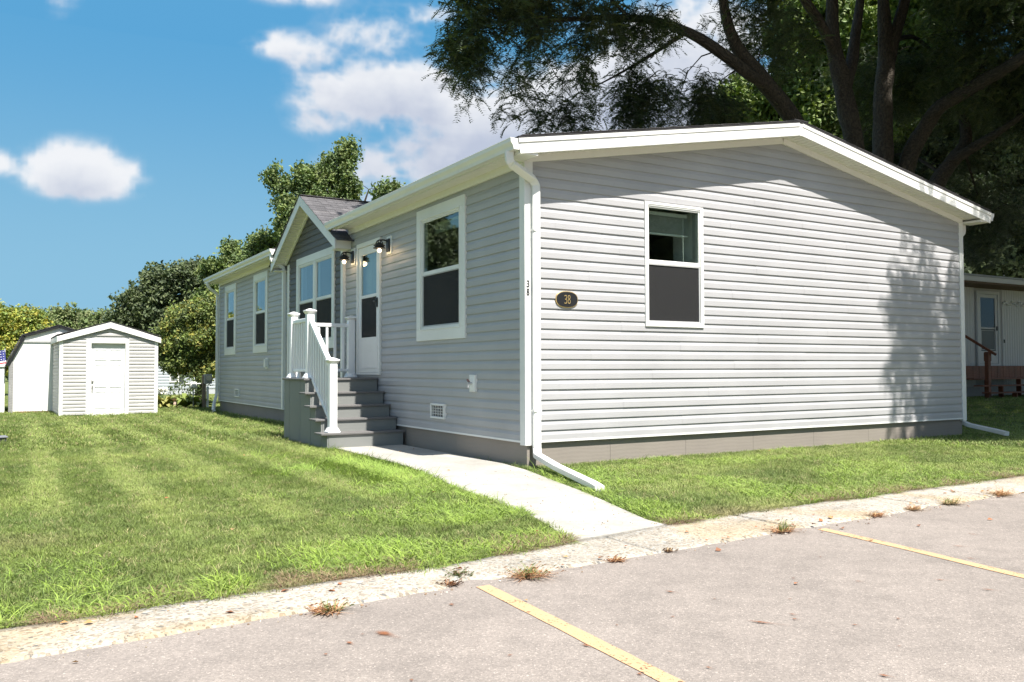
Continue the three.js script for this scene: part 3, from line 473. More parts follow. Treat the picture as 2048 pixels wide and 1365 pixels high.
{
  const g0 = grp('window', home); 
  add('casing', ring(W_GABLE, 0.05, 0.05, 0.035, 0.05, 0.0, 0.034), M.trim, g0); sashPair(g0, shrink(W_GABLE, 0.022), 2.375, 0.028);
  const blind = grp('window_blind', home); add('headrail', bx(1.78, 2.55, 3.02, 3.065, -0.20, -0.16), M.blind, blind);
  for (let k = 0; k < 15; k++) add('slat', bx(1.78, 2.55, 2.80 + k * 0.0145, 2.803 + k * 0.0145, -0.205, -0.155), M.blind, blind);
  add('bottom_rail', bx(1.78, 2.55, 2.775, 2.796, -0.20, -0.16), M.blind, blind); add('wand', new THREE.CylinderGeometry(0.004, 0.004, 0.75, 6).translate(2.46, 2.64, -0.15), M.blind, blind);
  const reveal = add('window_reveal', merge([bx(2.605, 2.63, 1.65, 3.1, -0.5, -0.122), bx(1.70, 1.725, 1.65, 3.1, -0.5, -0.122)]), M.blind, home);
  const wall = (n) => grp(n, home, [0, 0, 0], -Math.PI / 2);
  for (const w of [W1, W2, W3]) { const g = wall('window'); add('casing', ring(w, 0.135, 0.135, 0.135, 0.15, 0.0, 0.036), M.trim, g); add('casing_edge', ring([w[0] + 0.128, w[1] - 0.128, w[2] + 0.143, w[3] - 0.128], 0.02, 0.02, 0.02, 0.02, 0.02, 0.044, 0.003), M.trim, g); sashPair(g, [w[0] + 0.14, w[1] - 0.14, w[2] + 0.155, w[3] - 0.14], 2.385, 0.03); }
  { const g = wall('window_blind'); add('headrail', bx(-2.70, -1.55, 3.09, 3.13, -0.21, -0.17), M.blind, g); for (let k = 0; k < 7; k++) add('slat', bx(-2.70, -1.55, 2.99 + k * 0.0145, 2.993 + k * 0.0145, -0.215, -0.165), M.blind, g); }
  // storm door
  const d = wall('storm_door'); add('door_frame', ring(DOOR, 0.045, 0.045, 0.07, 0.03, 0.0, 0.045), M.trim, d);
  const D = [DOOR[0] + 0.048, DOOR[1] - 0.048, DOOR[2] + 0.034, DOOR[3] - 0.075];
  add('door_panel', ring(D, 0.125, 0.125, 0.125, 0.56, -0.006, 0.026), M.trim, d);
  add('kick_panel', rbx(D[0] + 0.06, D[1] - 0.06, D[2] + 0.07, D[2] + 0.52, 0.024, 0.031, 0.003), M.trim, d);
  add('cross_rail', rbx(D[0] + 0.126, D[1] - 0.126, 2.235, 2.285, -0.004, 0.022, 0.003), M.trim, d);
  add('upper_pane', bx(D[0] + 0.12, D[1] - 0.12, 2.28, D[3] - 0.12, 0.008, 0.010), M.glass, d); add('lower_pane', bx(D[0] + 0.12, D[1] - 0.12, D[2] + 0.555, 2.24, 0.004, 0.006), M.glass, d);
  add('lower_screen', bx(D[0] + 0.12, D[1] - 0.12, D[2] + 0.555, 2.24, 0.0125, 0.0135), M.screen, d);
  add('handle', merge([rbx(D[1] - 0.10, D[1] - 0.055, 2.06, 2.21, 0.026, 0.05, 0.008), rbx(D[1] - 0.15, D[1] - 0.06, 2.14, 2.165, 0.05, 0.075, 0.008)]), M.black, d);
  for (const y of [1.35, 2.05, 2.8]) add('hinge', bx(D[0] - 0.02, D[0] + 0.012, y, y + 0.06, 0.026, 0.05), M.metalWhite, d);
  const e = wall('entry_door'); add('slab', bx(D[0], D[1], D[2], D[3], -0.115, -0.07), M.sheath, e); for (const [a, b] of [[0.12, 0.40], [0.50, 0.78]]) for (const [c, f] of [[0.2, 0.85], [1.0, 1.85]]) add('raised_panel', rbx(D[0] + a, D[0] + b, D[2] + c, D[2] + f, -0.07, -0.06, 0.006), M.sheath, e);
  add('knob', new THREE.SphereGeometry(0.03, 10, 8).translate(D[1] - 0.1, 1.95, -0.03), M.black, e);
}
// dormer bay: dark siding, posts, double window, gable roof
{
  const bay = grp('dormer_wall', home, [0, 0, 0], -Math.PI / 2), PK = -7.515, EY = 3.10, TOPY = 4.155, SL = (TOPY - EY) / 1.985;
  const inner = (z) => TOPY - 0.02 - SL * Math.abs(z - PK);
  add('wall_sheathing', wallBody([[DZ0 + 0.05, BASE], [DZ1 - 0.05, BASE], [DZ1 - 0.05, 3.12], [PK, 4.10], [DZ0 + 0.05, 3.12]], [[-8.4, -6.33, 1.55, 3.18]], 0.0).translate(0, 0, 0.02), M.sheath, bay);
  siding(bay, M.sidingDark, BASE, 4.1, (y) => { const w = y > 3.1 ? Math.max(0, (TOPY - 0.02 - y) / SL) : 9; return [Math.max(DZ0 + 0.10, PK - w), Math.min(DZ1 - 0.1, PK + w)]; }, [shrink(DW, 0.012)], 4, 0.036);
  for (const z of [DZ0 + 0.05, DZ1 - 0.055]) add('corner_post', rbx(z - 0.056, z + 0.056, BASE - 0.03, 3.22, 0.0, 0.068, 0.005), M.trim, bay);
  const w = grp('window', home, [-0.036, 0, 0], -Math.PI / 2); add('casing', ring(DW, 0.115, 0.115, 0.135, 0.14, 0.0, 0.036), M.trim, w); const mid = (DW[0] + DW[1]) / 2;
  add('mullion', rbx(mid - 0.05, mid + 0.05, DW[2] + 0.14, DW[3] - 0.135, -0.06, 0.033, 0.004), M.trim, w);
  sashPair(w, [DW[0] + 0.118, mid - 0.052, DW[2] + 0.145, DW[3] - 0.138], 2.375, 0.028); sashPair(w, [mid + 0.052, DW[1] - 0.118, DW[2] + 0.145, DW[3] - 0.138], 2.375, 0.028);
  // roof: fascia boards in the plane x = -0.30, sloped soffit, shingles
  const roof = grp('dormer_roof', home), FX = -0.30, half = 1.985, ang = Math.atan(SL), FL = half / Math.cos(ang);
  for (const s of [-1, 1]) {
    const top = new THREE.Shape([[0, 0], [half, -SL * half], [half, -SL * half + 0.165], [0, 0.185]].map(([z, y]) => new THREE.Vector2(z, y)));
    const g = new THREE.ExtrudeGeometry(top, { depth: 0.02, bevelEnabled: true, bevelSize: 0.002, bevelThickness: 0.002, bevelSegments: 1 }); g.rotateY(-Math.PI / 2); if (s < 0) { g.scale(1, 1, -1); flipI(g); } g.translate(FX + 0.02, TOPY, PK); boxUv(g); add('gable_fascia', g, M.trim, roof);
    const sg = soffitGeo(0.226); for (let k = 0; k < 7; k++) { const o = add('soffit_panel', sg, M.soffit, roof), d = (k + (s < 0 ? 1 : 0)) * 0.3048 + 0.01; o.rotation.order = 'YXZ'; o.rotation.set(0, -Math.PI / 2, s * -ang); o.position.set(-0.048, TOPY - 0.0 - d * Math.sin(ang) + 0.03, PK + s * d * Math.cos(ang)); }
    // eave return box against the wall
    add('eave_fascia', rbx(FX + 0.024, -0.012, EY + 0.012, EY + 0.150, PK + s * (half - 0.02) - 0.01, PK + s * (half - 0.02) + 0.01, 0.003), M.soffit, roof);
    add('eave_soffit', bx(FX + 0.03, -0.02, EY + 0.008, EY + 0.016, PK + s * (half - 0.03), PK + s * (Math.abs(DZ1 - PK) - 0.02)), M.soffit, roof);
    // frieze along the rake on the dark wall
    const fr = rbx(0, FL - 0.30, -0.02, 0.035, 0, 0.03, 0.003); fr.rotateZ(-ang); if (s < 0) { fr.scale(-1, 1, 1); flip(fr); } fr.rotateY(-Math.PI / 2); fr.translate(-0.05, TOPY - 0.005, PK); add('frieze_board', fr, M.soffit, roof);
    // shingles, each its own piece, where the slope stands clear of the main roof
    const mainTop = (x) => frieze(RX) + 0.20 - PITCH * Math.abs(RX - x), rows = 17, ex = FL / 16.2, tabs = [bx(-0.152, 0.152, 0, 0.006, 0, ex + 0.04), bx(-0.152, 0.152, 0, 0.0075, 0, ex + 0.04)], Rr = rng(7 + s);
    for (let r = 0; r < rows; r++) for (let k = 0; k < 8; k++) {
      const x = FX - 0.01 + 0.153 + (k - (r % 2 ? 0.5 : 0)) * 0.308, d = r * ex, y = TOPY + 0.19 - d * Math.sin(ang), z = PK + s * d * Math.cos(ang); if (x < FX - 0.1) continue;
      const yl = y - ex * Math.sin(ang); if (yl < mainTop(Math.max(x - 0.15, -0.3)) - 0.05 && x > -0.05 && !(yl < 3.45 && x < 0)) continue; if (s < 0 && x > 1.4) continue;
      const o = add('shingle', tabs[(r + k) % 2], [M.shingle, M.shingle2, M.shingle, M.shingle3][Math.floor(Rr() * 4)], roof); o.rotation.order = 'YXZ'; o.rotation.set(s * (ang - 0.02) * (s), s > 0 ? 0 : Math.PI, 0); o.position.set(clamp(x, FX + 0.13, 9), y, z);
    }
    const deck = bx(FX + 0.03, -0.015, -0.02, 0, 0, FL); deck.rotateX(ang); if (s < 0) { deck.scale(1, 1, -1); flipI(deck); } deck.translate(0, TOPY + 0.183, PK); add('roof_deck', deck, M.roofDark, roof);
    const dk2 = bx(-0.012, 3.4, -0.02, 0, 0, FL - 0.42); dk2.rotateX(ang); if (s < 0) { dk2.scale(1, 1, -1); flipI(dk2); } dk2.translate(0, TOPY + 0.183, PK); add('roof_deck', dk2, M.roofDark, roof);
  }
  add('ridge_cap', bx(FX - 0.012, 3.2, 0.0, 0.012, PK - 0.09, PK + 0.09).translate(0, TOPY + 0.178, 0), M.shingle2, roof);
}
// lanterns by the door
for (const z of [-3.86, -5.36]) {
  const y = 2.97, L = grp('wall_lantern', home, [-0.015, y, z === -5.36 ? -5.40 : z], -Math.PI / 2);
  add('mount_block', rbx(-0.09, 0.09, -0.14, 0.13, -0.015, 0.018, 0.004), M.trim, L);
  add('backplate', rbx(-0.055, 0.055, -0.11, 0.09, 0.018, 0.045, 0.012), M.black, L);
  add('arm', sweep([[0, 0.05, 0.04], [0, 0.065, 0.10], [0, 0.06, 0.17]], 0.02, 0.02, [1, 0, 0], 10), M.black, L);
  const cage = []; for (let k = 0; k < 4; k++) { const a = k / 4 * Math.PI, c = new THREE.TorusGeometry(0.055, 0.006, 5, 16, Math.PI).scale(1, 1.25, 1).rotateY(a).translate(0, -0.01, 0.17); cage.push(c); } add('cage', merge(cage), M.black, L);
  add('shade', new THREE.LatheGeometry([[0.02, 0.03], [0.055, 0.0], [0.085, -0.012], [0.088, -0.022], [0.07, -0.03], [0.072, -0.045], [0.092, -0.052], [0.092, -0.064], [0.06, -0.062], [0.03, -0.05]].map(([r, h]) => new THREE.Vector2(r, h)), 22).translate(0, -0.005, 0.17), M.black, L);
  add('bulb', new THREE.SphereGeometry(0.032, 16, 12).translate(0, -0.098, 0.17), M.bulb, L);
  const p = new THREE.PointLight(new THREE.Color(1, 0.68, 0.36), 0.05, 0, 2); p.position.set(0, -0.108, 0.17); p.castShadow = true; p.shadow.radius = 2; L.add(p);
}
// fittings on the walls
{
  const wall = (n, z, y) => grp(n, home, [-0.014, y, z], -Math.PI / 2);
  for (const [z, y] of [[-2.178, 0.54], [-13.57, 0.53]]) { const v = wall('foundation_vent', z, y); add('frame', ring([-0.21, 0.21, -0.10, 0.10], 0.028, 0.028, 0.028, 0.028, -0.012, 0.03), M.trim, v); add('back', bx(-0.19, 0.19, -0.08, 0.08, -0.012, 0.004), M.black, v); for (let k = 1; k < 7; k++) add('bar', bx(-0.182 + k * 0.052 - 0.0025, -0.182 + k * 0.052 + 0.0025, -0.075, 0.075, 0.010, 0.018), M.trim, v); for (let k = 1; k < 4; k++) add('bar', bx(-0.185, 0.185, -0.072 + k * 0.036 - 0.003, -0.072 + k * 0.036 + 0.003, 0.0185, 0.0235), M.trim, v); }
  const t = wall('water_tap', -1.193, 0.921); add('plate', rbx(-0.075, 0.075, -0.105, 0.105, -0.012, 0.03, 0.006), M.trim, t); add('recess', bx(-0.05, 0.05, -0.08, 0.08, 0.03, 0.0325), M.blind, t);
  add('spigot', merge([new THREE.CylinderGeometry(0.014, 0.014, 0.08, 10).rotateX(Math.PI / 2).translate(0, 0.0, 0.05), new THREE.CylinderGeometry(0.013, 0.015, 0.05, 10).translate(0, -0.025, 0.08)]), M.sheath, t); add('valve_wheel', new THREE.TorusGeometry(0.022, 0.006, 6, 14).rotateX(0.7).translate(-0.02, 0.03, 0.07), mat([0.25, 0.12, 0.11], 0.5), t);
  const o = wall('outlet_box', -10.79, 1.24); add('plate', rbx(-0.08, 0.08, -0.12, 0.12, -0.012, 0.03, 0.006), M.trim, o); add('cover', rbx(-0.05, 0.05, -0.09, 0.09, 0.03, 0.075, 0.01), M.metalWhite, o);
  // numbers on the corner post, one above the other
  const nm = grp('corner_number', home, [0.014, 1.995, 0.027]); add('digit', text('3', 0.076, 0.003, font, 0.72).translate(0, 0.046, 0), M.black, nm); add('digit', text('8', 0.076, 0.003, font, 0.72).translate(0, -0.046, 0), M.black, nm);
  // oval plaque
  const pl = grp('number_plaque', home, [0.538, 1.886, 0.017]), oval = (a, b, h, dz) => { const s = new THREE.Shape(); for (let k = 0; k < 48; k++) { const th = k / 48 * 2 * Math.PI, c = Math.cos(th), q = Math.sin(th), x = a * Math.sign(c) * Math.pow(Math.abs(c), 0.82), y = b * Math.sign(q) * Math.pow(Math.abs(q), 0.82); k ? s.lineTo(x, y) : s.moveTo(x, y); } return new THREE.ExtrudeGeometry(s, { depth: h, bevelEnabled: true, bevelSize: 0.003, bevelThickness: 0.003, bevelSegments: 1, curveSegments: 4 }).translate(0, 0, dz); };
  add('rim', oval(0.150, 0.092, 0.010, 0), M.gold, pl); add('face', oval(0.141, 0.083, 0.006, 0.0085), M.black, pl); add('digits', text('38', 0.098, 0.004, fontThin, 0.62).translate(0, 0, 0.0178), M.gold, pl);
}

// ---------------------------------------------------------------- porch steps
{
  const P = thing('porch_steps', 'grey porch with five steps and white railing at the front door', 'porch', [0, 0, 0]);
  const X0 = -1.16, X1 = -0.035, tops = [0.22, 0.40, 0.58, 0.765], fr = [-3.29, -3.55, -3.80, -4.04], DECK = 0.965, DF = -4.29, DB = -5.42;
  // side panel: upright boards that follow the stair line
  const yAt = (z) => { let y = z < DF - 0.03 ? DECK - 0.03 : 0; for (let i = 0; i < 4; i++) if (z >= (i < 3 ? fr[i + 1] : DF) - 0.03 && z < fr[i] - 0.03) y = tops[i] - 0.03; return y; };
  const edges = [DB, DB + 0.28, DB + 0.57, DB + 0.85, DF - 0.03, fr[3] - 0.03, fr[2] - 0.03, fr[1] - 0.03, fr[0] - 0.03];
  for (let k = 0; k + 1 < edges.length; k++) { const y = yAt((edges[k] + edges[k + 1]) / 2); add('side_board', bx(X0 + 0.002 * (k % 2), X0 + 0.02, -0.05, y, edges[k] + 0.0015, edges[k + 1] - 0.0015), M.porchGrey, P); }
  add('back_board', bx(X0 + 0.021, X1, -0.05, DECK - 0.03, DB, DB + 0.02), M.porchGrey, P);
  for (let i = 0; i < 4; i++) {
    const y0 = i ? tops[i - 1] : -0.03, back = i < 3 ? fr[i + 1] : DF;
    add('riser', bx(X0 + 0.022, X1, y0, tops[i] - 0.03, fr[i] - 0.045, fr[i] - 0.026), M.porchGrey, P);
    add('tread', rbx(X0 - 0.09, X1 + 0.012, tops[i] - 0.029, tops[i], back - 0.055, fr[i], 0.006), M.porchTread, P);
  }
  add('riser', bx(X0 + 0.022, X1, tops[3], DECK - 0.03, DF - 0.045, DF - 0.026), M.porchGrey, P);
  for (let k = 0; k < 8; k++) { const a = lerp(DB - 0.02, DF, k / 8), b = lerp(DB - 0.02, DF, (k + 1) / 8); add('deck_board', rbx(X0 - 0.03, X1 + 0.012, DECK - 0.029, DECK, a + 0.002, b - 0.002, 0.005), M.porchTread, P); }
  // posts: sleeve, flared base, stepped cap
  const postAt = (x, z, y, h) => { const g = grp('post', P, [x, y, z]); add('sleeve', rbx(-0.055, 0.055, 0, h, -0.055, 0.055, 0.008), M.vinylWhite, g); add('base_trim', merge([rbx(-0.09, 0.09, 0, 0.022, -0.09, 0.09, 0.006), new THREE.CylinderGeometry(0.085, 0.118, 0.05, 4, 1).rotateY(Math.PI / 4).translate(0, 0.046, 0).toNonIndexed()]), M.vinylWhite, g);
    add('cap', merge([new THREE.CylinderGeometry(0.115, 0.082, 0.035, 4, 1).rotateY(Math.PI / 4).translate(0, h - 0.005, 0).toNonIndexed(), rbx(-0.082, 0.082, h + 0.012, h + 0.03, -0.082, 0.082, 0.006), new THREE.CylinderGeometry(0.015, 0.105, 0.028, 4, 1).rotateY(Math.PI / 4).translate(0, h + 0.044, 0).toNonIndexed()]), M.vinylWhite, g); };
  const XP = -1.05, ZA = -5.30, ZB = -4.46, ZC = -3.425;
  postAt(XP, ZA, DECK, 0.99); postAt(XP, ZB, DECK, 0.99); postAt(XP, ZC, tops[0], 0.985); postAt(-0.10, ZA, DECK, 0.96);
  // level rails A-B and A-D
  const rail = (name, a, b, w, h) => { const A = new THREE.Vector3(...a), B = new THREE.Vector3(...b), g = new RoundedBoxGeometry(w, h, A.distanceTo(B), 1, 0.01); const o = add(name, g, M.vinylWhite, P); o.position.copy(A).lerp(B, 0.5); o.lookAt(B); return o; };
  const bal = (x, z, y0, y1) => add('baluster', rbx(x - 0.019, x + 0.019, y0, y1, z - 0.019, z + 0.019, 0.004), M.vinylWhite, P);
  rail('top_rail', [XP, DECK + 0.88, ZA + 0.05], [XP, DECK + 0.88, ZB - 0.05], 0.07, 0.06); rail('bottom_rail', [XP, DECK + 0.12, ZA + 0.05], [XP, DECK + 0.12, ZB - 0.05], 0.05, 0.045);
  for (let k = 1; k <= 6; k++) bal(XP, lerp(ZA, ZB, k / 7), DECK + 0.12, DECK + 0.86);
  add('rail_foot', new THREE.CylinderGeometry(0.022, 0.04, 0.1, 10).translate(XP, DECK + 0.05, (ZA + ZB) / 2 - 0.12), M.vinylWhite, P);
  rail('top_rail', [XP + 0.05, DECK + 0.85, ZA], [-0.15, DECK + 0.85, ZA], 0.06, 0.06); rail('bottom_rail', [XP + 0.05, DECK + 0.12, ZA], [-0.15, DECK + 0.12, ZA], 0.05, 0.045);
  for (let k = 1; k <= 6; k++) bal(lerp(XP, -0.10, k / 7), ZA, DECK + 0.12, DECK + 0.84);
  // sloping rail down the steps
  rail('top_rail', [XP, DECK + 0.87, ZB + 0.04], [XP, tops[0] + 0.90, ZC - 0.03], 0.075, 0.065); rail('bottom_rail', [XP, DECK + 0.07, ZB + 0.04], [XP, tops[0] + 0.13, ZC - 0.03], 0.05, 0.05);
  for (let k = 1; k <= 8; k++) { const t = k / 9; bal(XP, lerp(ZB, ZC, t), lerp(DECK + 0.07, tops[0] + 0.13, t), lerp(DECK + 0.86, tops[0] + 0.89, t)); }
}

// ---------------------------------------------------------------- garden shed
{
  const S = thing('garden_shed', 'small vinyl-sided garden shed with white six-panel door and gable roof', 'shed', [-3.835, 0, -15.15], 0.01);
  const w = 2.185, EV = 1.81, PKY = 2.14, dp = 2.6, sl = (PKY - EV) / (w / 2);
  add('wall_body', wallBody([[0.01, 0], [w - 0.01, 0], [w - 0.01, EV], [w / 2, PKY], [0.01, EV]], [[0.66, 1.45, -0.01, 1.77]].map(([a, b, c, d]) => [a, b, 0.01, d]), 0.06), M.sheath, S);
  const hh = 0.0875, prof = LAP.map(([o, y]) => [o * 1.25, y * hh / H]);
  for (let i = 0; i * hh < PKY - 0.03; i++) {
    const y = 0.02 + i * hh, d = y > EV ? (y - EV) / sl : 0, a = 0.06 + d, b = w - 0.06 - d; if (b - a < 0.1) continue; const P = prof.map(([o, q]) => [o, q + y]);
    for (const [p, q] of (y < 1.86 ? [[a, 0.57], [1.52, b]] : [[a, b]])) if (q - p > 0.03) add('siding_plank', drawn(P, p, q, 0.6, 0.001, i + p), M.shedSiding, S);
  }
  const left = grp('side_wall', S, [0, 0, 0], -Math.PI / 2); add('wall_body', bx(-dp, -0.07, 0, EV, -0.06, 0), M.sheath, left);
  for (let i = 0; i * hh < EV - 0.05; i++) add('siding_plank', drawn(prof.map(([o, q]) => [o, q + 0.02 + i * hh]), -dp + 0.05, -0.05, 0.6, 0.001, i + 40), M.shedSiding, left);
  add('back_wall', bx(0.02, w - 0.02, 0, EV, -dp, -dp + 0.05), M.shedSiding, S); add('end_wall', bx(w - 0.06, w, 0, EV, -dp + 0.05, -0.07), M.shedSiding, S);
  for (const [a, b, z0, z1] of [[-0.018, 0.065, -0.065, 0.018], [w - 0.065, w + 0.018, -0.065, 0.018]]) add('corner_post', rbx(a, b, 0, EV + 0.01, z0, z1, 0.004), M.trim, S);
  add('door_frame', merge([rbx(0.565, 0.675, 0, 1.87, 0, 0.03, 0.004), rbx(1.44, 1.525, 0, 1.87, 0, 0.03, 0.004), rbx(0.676, 1.439, 1.765, 1.87, 0, 0.03, 0.004)]), M.trim, S);
  const d = grp('door', S, [0, 0, -0.05]); const dm = mat([0.64, 0.645, 0.65], 0.4); add('slab', bx(0.672, 1.443, 0.02, 1.768, -0.03, 0.0), dm, d);
  for (const [c, e] of [[0.16, 0.58], [0.68, 1.25], [1.35, 1.62]]) for (const [a, b] of [[0.76, 1.02], [1.10, 1.36]]) { add('panel', ring([a, b, c, e], 0.022, 0.022, 0.022, 0.022, -0.001, 0.010, 0.004), dm, d); add('panel', rbx(a + 0.035, b - 0.035, c + 0.035, e - 0.035, -0.001, 0.008, 0.004), dm, d); }
  add('lock', rbx(0.69, 0.735, 0.80, 0.86, 0, 0.03, 0.008), M.steel, d); add('handle', merge([rbx(0.695, 0.73, 0.66, 0.74, 0, 0.02, 0.006), rbx(0.70, 0.72, 0.60, 0.70, 0.02, 0.045, 0.006)]), M.steel, d);
  add('sill', bx(0.57, 1.52, -0.01, 0.02, -0.02, 0.04), M.metalWhite, S);
  const fl = Math.hypot(w / 2 + 0.07, (w / 2 + 0.07) * sl), an = Math.atan(sl);
  for (const s of [-1, 1]) {
    const f = new THREE.Shape([[0, 0], [w / 2 + 0.075, -sl * (w / 2 + 0.075)], [w / 2 + 0.075, -sl * (w / 2 + 0.075) + 0.125], [0, 0.155]].map(([x, y]) => new THREE.Vector2(x * s, y)));
    add('gable_fascia', boxUv(new THREE.ExtrudeGeometry(f, { depth: 0.02, bevelEnabled: true, bevelSize: 0.002, bevelThickness: 0.002, bevelSegments: 1 }).translate(w / 2, PKY, 0.055)), M.trim, S);
    const r = bx(0, fl, 0, 0.02, -dp - 0.05, 0.085).rotateZ(-an); if (s < 0) { r.scale(-1, 1, 1); flipI(r); } r.translate(w / 2, PKY + 0.156, 0); add('roof_slope', r, M.roofDark, S);
    add('eave_fascia', bx(w / 2 + s * (w / 2 + 0.055), w / 2 + s * (w / 2 + 0.074), EV - 0.02, EV + 0.115, -dp, 0.054), M.trim, S);
  }
}
// ---------------------------------------------------------------- gambrel shed behind, and a third white one at the frame's edge
{
  const B = thing('barn_shed', 'white gambrel-roofed shed with dark shingles behind the small vinyl shed', 'shed', [-4.815, 0, -17.7], 0.01);
  const w = 2.16, EV = 1.34, KX = 0.27, KY = 2.0, PX = w / 2, PY = 2.27, dp = 3.0, out = [[0, 0.03], [w, 0.03], [w, EV], [w - KX, KY], [PX, PY], [KX, KY], [0, EV]];
  add('front_panel', wallBody(out, [], 0.05), M.trim, B);
  for (let k = 1; k < 3; k++) add('panel_seam', bx(k * 0.9 - 0.004, k * 0.9 + 0.004, 0.05, 1.82, 0.0005, 0.006), M.trim, B);
  add('trim_board', rbx(KX - 0.05, w - KX + 0.05, 1.84, 1.90, 0.0, 0.03, 0.004), M.sheath, B);
  add('corner_board', rbx(-0.07, 0.03, 0.0, EV, -0.02, 0.03, 0.004), mat([0.36, 0.355, 0.35], 0.9, { map: T.wood }), B);
  add('side_wall', bx(-0.04, 0.0, 0, EV, -dp, -0.03), M.trim, B); add('side_wall', bx(w, w + 0.03, 0, EV, -dp, -0.03), M.trim, B); add('back_panel', wallBody(out, [], 0.05).translate(0, 0, -dp), M.trim, B);
  add('sill_beam', bx(-0.02, w, -0.05, 0.03, -0.06, 0.01), M.redwood, B);
  const seg = [[[-0.14, EV - 0.10], [KX - 0.03, KY + 0.03]], [[KX - 0.04, KY + 0.03], [PX, PY + 0.04]], [[PX, PY + 0.04], [w - KX + 0.04, KY + 0.03]], [[w - KX + 0.03, KY + 0.03], [w + 0.14, EV - 0.10]]];
  for (const [[x0, y0], [x1, y1]] of seg) { const l = Math.hypot(x1 - x0, y1 - y0), a = Math.atan2(y1 - y0, x1 - x0); const rows = Math.max(2, Math.round(l / 0.14)); for (let r = 0; r < rows; r++) { const up = y1 > y0, q = up ? r : rows - 1 - r; const g = bx(q * l / rows - (up ? 0.03 : 0), (q + 1) * l / rows + (up ? 0 : 0.03), 0, 0.016, -dp - 0.06, 0.07).rotateZ(up ? 0.05 : -0.05).rotateZ(0); g.translate(0, (up ? -1 : 1) * 0.05 * (q * l / rows) , 0); g.rotateZ(a).translate(x0, y0, 0); add('shingle_course', g, r % 2 ? M.roofDark : M.shingle2, B); } const t = bx(0, l, -0.07, -0.005, 0.03, 0.06).rotateZ(a).translate(x0, y0, 0); add('rake_trim', t, M.black, B); }
  const C = thing('storage_locker', 'low white storage locker left of the gambrel shed', 'locker', [-6.5, 0, -17.9], 0);
  add('body', rbx(0, 1.53, 0, 1.19, -1.4, 0, 0.01), M.trim, C); add('lid', rbx(-0.03, 1.555, 1.195, 1.235, -1.43, 0.04, 0.008), M.metalWhite, C);
  for (let k = 0; k < 5; k++) { const o = add('door_batten', bx(k * 0.36 + 0.03, k * 0.36 + 0.05, 0.05, 1.15, 0.001, 0.012), M.trim, C); }
  // flag behind the locker
  const F = thing('flag', 'small striped flag with blue corner behind the white locker', 'flag', [-5.70, -0.27, -18.3]);
  add('pole', new THREE.CylinderGeometry(0.012, 0.012, 1.95, 8).translate(0.72, 0.975, 0), M.metalWhite, F);
  const red = mat([0.42, 0.035, 0.045], 0.8), wht = mat([0.75, 0.75, 0.75], 0.8), blu = mat([0.035, 0.045, 0.19], 0.8);
  const fp = (u, v) => [0.72 - 0.85 * u + 0.05 * v, 1.92 - 0.52 * v - 0.42 * u * u - 0.1 * u, 0.06 * Math.sin(u * 9 + v * 2)];
  const patch = (u0, u1, v0, v1, dz = 0) => { const pos = [], n = 12; for (let k = 0; k < n; k++) { const a = lerp(u0, u1, k / n), b = lerp(u0, u1, (k + 1) / n), q = [fp(a, v0), fp(b, v0), fp(b, v1), fp(a, v0), fp(b, v1), fp(a, v1)]; for (const p of q) pos.push(p[0], p[1], p[2] + dz); } return raw(pos); };
  for (let k = 0; k < 13; k++) add('stripe', patch(k < 7 ? 0.4 : 0, 1, k / 13, (k + 1) / 13), k % 2 ? wht : red, F); add('blue_field', patch(0, 0.4, 0, 7 / 13), blu, F);
  const star = []; for (let r = 0; r < 4; r++) for (let k = 0; k < 5; k++) { const u = 0.05 + k * 0.075, v = 0.07 + r * 0.13, p = fp(u, v); star.push(new THREE.CircleGeometry(0.012, 5).rotateZ(Math.PI / 2).translate(p[0], p[1], p[2] + 0.004)); } add('stars', merge(star), wht, F);
  const G = thing('yard_box', 'low dark grey box on the lawn at the left frame edge', 'box', [-5.35, 0, -7.05], 0.1); add('lid', rbx(0, 0.44, 0.07, 0.09, -0.35, 0, 0.006), mat([0.16, 0.165, 0.18], 0.6), G); add('body', rbx(0.02, 0.42, -0.03, 0.07, -0.33, -0.02, 0.006), mat([0.07, 0.072, 0.08], 0.7), G);
}
